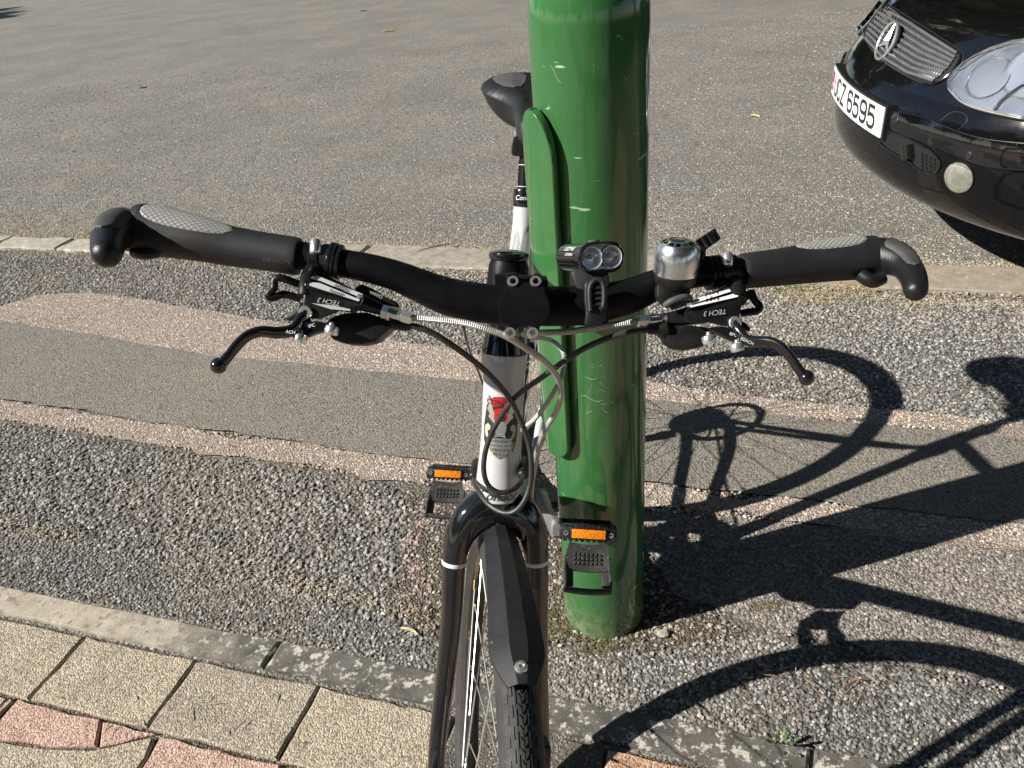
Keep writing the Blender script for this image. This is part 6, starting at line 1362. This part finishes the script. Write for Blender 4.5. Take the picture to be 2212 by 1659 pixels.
for i, (x, y, k, r_, lab) in enumerate(((6.9, 0.6, 0, .3, 'broad leafy tree right of the rider'), (5.5, -7.0, 1, 1.2, 'tall leafy tree behind the rider to the right'), (0.5, -8.0, 2, 2.0, 'wide leafy tree straight behind the rider'), (-5.0, -10.5, 1, .7, 'tall leafy tree behind the rider to the left'), (8.6, 4.6, 2, 2.6, 'wide leafy tree beside the road at the right'), (13.0, 9.5, 1, .2, 'tall leafy tree beyond the parked car'), (9.5, 17.0, 0, 1.7, 'broad leafy tree far across the road behind the car'), (4.9, 12.8, 2, 1.1, 'wide leafy tree added across the road just past the car to block skylight'), (-1.8, 17.0, 0, 2.2, 'broad leafy tree added across the road straight ahead to block skylight'), (2.5, 20.5, 2, .9, 'wide leafy tree across the road behind the lamp post'), (-6.5, 24.0, 1, 2.2, 'tall leafy tree across the road at the left'), (-21.0, -5.5, 2, .4, 'wide leafy tree added left of the rider to block low sky'), (-23.5, 3.5, 0, 2.9, 'broad leafy tree added far left of the post to block low sky'), (-23.5, 17.5, 2, 1.5, 'wide leafy tree far left beside the road'), (-17.0, -13.0, 0, 2.1, 'broad leafy tree added at the left end of the paving to block low sky'), (-23.0, -1.0, 1, 1.9, 'tall leafy tree added between the wide and the broad one at left to block low sky'), (-24.0, -10.5, 1, 2.8, 'tall leafy tree added at the far left corner of the paving to block low sky'), (-26.5, 9.5, 1, .5, 'tall leafy tree added far left across the road to block low sky'), (-8.5, -15.0, 2, 1.2, 'wide leafy tree added far behind the rider to the left to block skylight'), (-2.0, -13.0, 1, .2, 'tall leafy tree added far behind the rider to block skylight'), (3.6, -4.6, 2, 2.4, 'wide leafy tree close behind the rider to the right'))):
    t = tag(empty('tree', (x, y, 0)), lab, 'tree', 'trees round the street'); t.rotation_euler.z = r_
    t.scale = (1.45 if math.hypot(x, y) < 17.3 and x > -3 else 1.0,) * 3  # nearer trees enlarged so their crowns shut out more skylight
    for nm, me in zip(('crown', 'trunk'), kinds[k]):
        o = bpy.data.objects.new(nm, me); col.objects.link(o); o.parent = t

# ------------------------------------------------------------------ small things lying about
def stick(u, v, L, ang, r, c, z, name, label, cat, bend=0.0):
    m = mat(name + '_' + 'tone', fn=worn(tuple(x * .75 for x in c), c, 300, .6, .8)); p = atz(u, v, z); d = V((math.cos(ang), math.sin(ang), 0)); s = V((-d.y, d.x, 0))
    P = spline([p - d * L / 2, p - d * L / 6 + s * bend * .6 + V((0, 0, r * .5)), p + d * L / 6 + s * bend, p + d * L / 2 - s * bend * .3], 4); n = len(P)
    return tag(MB().tube([q + V((0, 0, r * .5)) for q in P], [r * (.5 + .5 * math.sin(math.pi * (i + .6) / (n + .2))) for i in range(n)], 6, flat=.6).build(name, m, loc=p), label, cat)
stick(840, 68, .155, .15, .010, (.60, .42, .22), .004, 'wood_splinter', 'pale wooden splinter lying on the far road', 'wood chip')
stick(310, 190, .075, .5, .006, (.16, .12, .08), .004, 'twig', 'short dark brown twig on the road above the left grip', 'twig')
stick(1632, 251, .065, -.9, .0055, (.58, .40, .18), .004, 'straw_piece', 'bent straw coloured stalk on the road between post and car', 'straw', .006)
stick(785, 24, .10, .4, .006, (.07, .06, .05), .004, 'dark_twig', 'thin dark twig high on the road left of the post', 'twig')
stick(940, 535, .16, .35, .0025, (.20, .09, .04), .016, 'pine_needle', 'long rust brown needle beside the kerb behind the stem', 'needle', .01)
stick(885, 1365, .040, -.5, .004, (.48, .42, .26), .010, 'dry_leaf', 'small pale dry leaf left of the fork by the tarmac edge', 'leaf', .004)
stick(1845, 1478, .05, .35, .002, (.30, .09, .04), .013, 'red_needle', 'reddish needle on the chippings inside the wheel shadow', 'needle', .004)
p = atz(1432, 1368, .012); bm = bmesh.new(); bmesh.ops.create_icosphere(bm, subdivisions=2, radius=.5)
for v in bm.verts: v.co = V((v.co.x * .026, v.co.y * .017, v.co.z * .014)) * random.uniform(.85, 1.12)
me = bpy.data.meshes.new('pebble'); bm.to_mesh(me); bm.free(); me.materials.append(M['sett']); o = bpy.data.objects.new('pebble', me); o.location = p; col.objects.link(o); tag(o, 'white pebble on the ground just right of the post base', 'pebble')
M['weed'] = mat('weed_leaf', rough=0.5, fn=worn((0.03, 0.075, 0.015), (0.06, 0.12, 0.03), 200, .4, .6)); M['straw'] = mat('dry_grass', rough=0.8, fn=worn((0.30, 0.23, 0.11), (0.55, 0.44, 0.25), 150, .7, .9)); M['moss'] = mat('moss', rough=0.95, fn=worn((0.07, 0.075, 0.02), (0.16, 0.13, 0.05), 300, .8, 1))
wp = atz(1690, 1606, .018); weed = tag(empty('weed', wp), 'tiny green leafy weed growing on the edging stone joint', 'weed')
for k in range(11):
    a = k * 2.4 + .3; L = .009 + .005 * ((k * 7) % 5) / 5; d = V((math.cos(a), math.sin(a), 0)); s = V((-d.y, d.x, 0)); h = .006 + .010 * (k % 3) / 2
    base = wp + d * (.004 + .012 * (k % 2)); rows = [[base + d * (L * t) + s * (w * L * .32 * q) + V((0, 0, h * math.sin(1.9 * t) + .002 - abs(q) * -.0012)) for q in (-1, 0, 1)] for t, w in ((0, .2), (.25, .85), (.5, 1), (.75, .75), (1, .05))]
    MB().grid(rows).build('leaf', 'weed', weed, recalc=False)
def blades(name, c, rad, n, L, m, label, lean=.7, w=.0011):
    mb = MB()
    for k in range(n):
        a = random.uniform(0, 6.28); r_ = rad * math.sqrt(random.random()); b = V((c.x + math.cos(a) * r_ * 1.7, c.y + math.sin(a) * r_ * .7, c.z)); d = V((random.uniform(-1, 1), random.uniform(-1, 1), 0)).normalized(); s = V((-d.y, d.x, 0)); l = L * random.uniform(.5, 1.2); e = random.uniform(.15, lean)
        P = [b, b + d * l * .4 * (1 - e) + V((0, 0, l * .35 * e)), b + d * l * .8 + V((0, 0, l * .4 * e)), b + d * l * 1.1 + V((0, 0, l * .25 * e))]
        mb.add([q for p_, ww in zip(P, (1, .9, .6, .15)) for q in (p_ - s * w * ww, p_ + s * w * ww)], [(0, 1, 3, 2), (2, 3, 5, 4), (4, 5, 7, 6)])
    o = mb.build(name, m, recalc=False); o['label'] = label; o['kind'] = 'stuff'; return o
blades('dry_grass', atz(1790, 632, .006), .10, 190, .055, 'straw', 'dry grass')
blades('dry_grass', atz(1985, 655, .006), .07, 60, .035, 'straw', 'dry grass')
blades('green_grass', atz(1705, 626, .006), .035, 70, .022, 'weed', 'grass')
blades('green_grass', atz(1862, 640, .006), .02, 30, .018, 'weed', 'grass')
for u, v, rd in ((1200, 1345, .035), (1235, 1370, .03), (1150, 1330, .03), (1290, 1398, .025), (1660, 1310, .02)): blades('moss', atz(u, v, .006), rd, 170, .008, 'moss', 'moss', 1.5, .0008)

# needles and bits of stalk lying about in their dozens
M['litter'] = mat('dry_needle', rough=.8, fn=worn((.16, .08, .035), (.46, .34, .18), 40, .7, .9))
lit = MB()
for (u, v, ru, rv, n_) in ((1780, 1470, 150, 50, 26), (1150, 1390, 160, 60, 22), (880, 1340, 90, 40, 14), (1000, 545, 120, 25, 12), (1850, 640, 250, 14, 22), (120, 470, 140, 25, 22), (700, 330, 600, 140, 26), (400, 1520, 380, 90, 16), (500, 900, 450, 120, 18), (1550, 250, 140, 160, 10)):
    for k in range(n_):
        p = atz(u + random.gauss(0, .5) * ru, v + random.gauss(0, .5) * rv, .0165 if v > 600 else .004); a = random.uniform(0, 6.28); L = random.uniform(.010, .034) * (1.5 if v < 500 else 1); d = V((math.cos(a), math.sin(a), random.uniform(-.1, .1))) * L / 2; sd2 = V((-math.sin(a), math.cos(a), 0)) * L * random.uniform(-.08, .08)
        lit.tube([p - d, p + sd2 + V((0, 0, .001)), p + d], [.0004, .0009, .0005], 5)
tag(lit.build('needle_litter', 'litter'), kind='stuff')
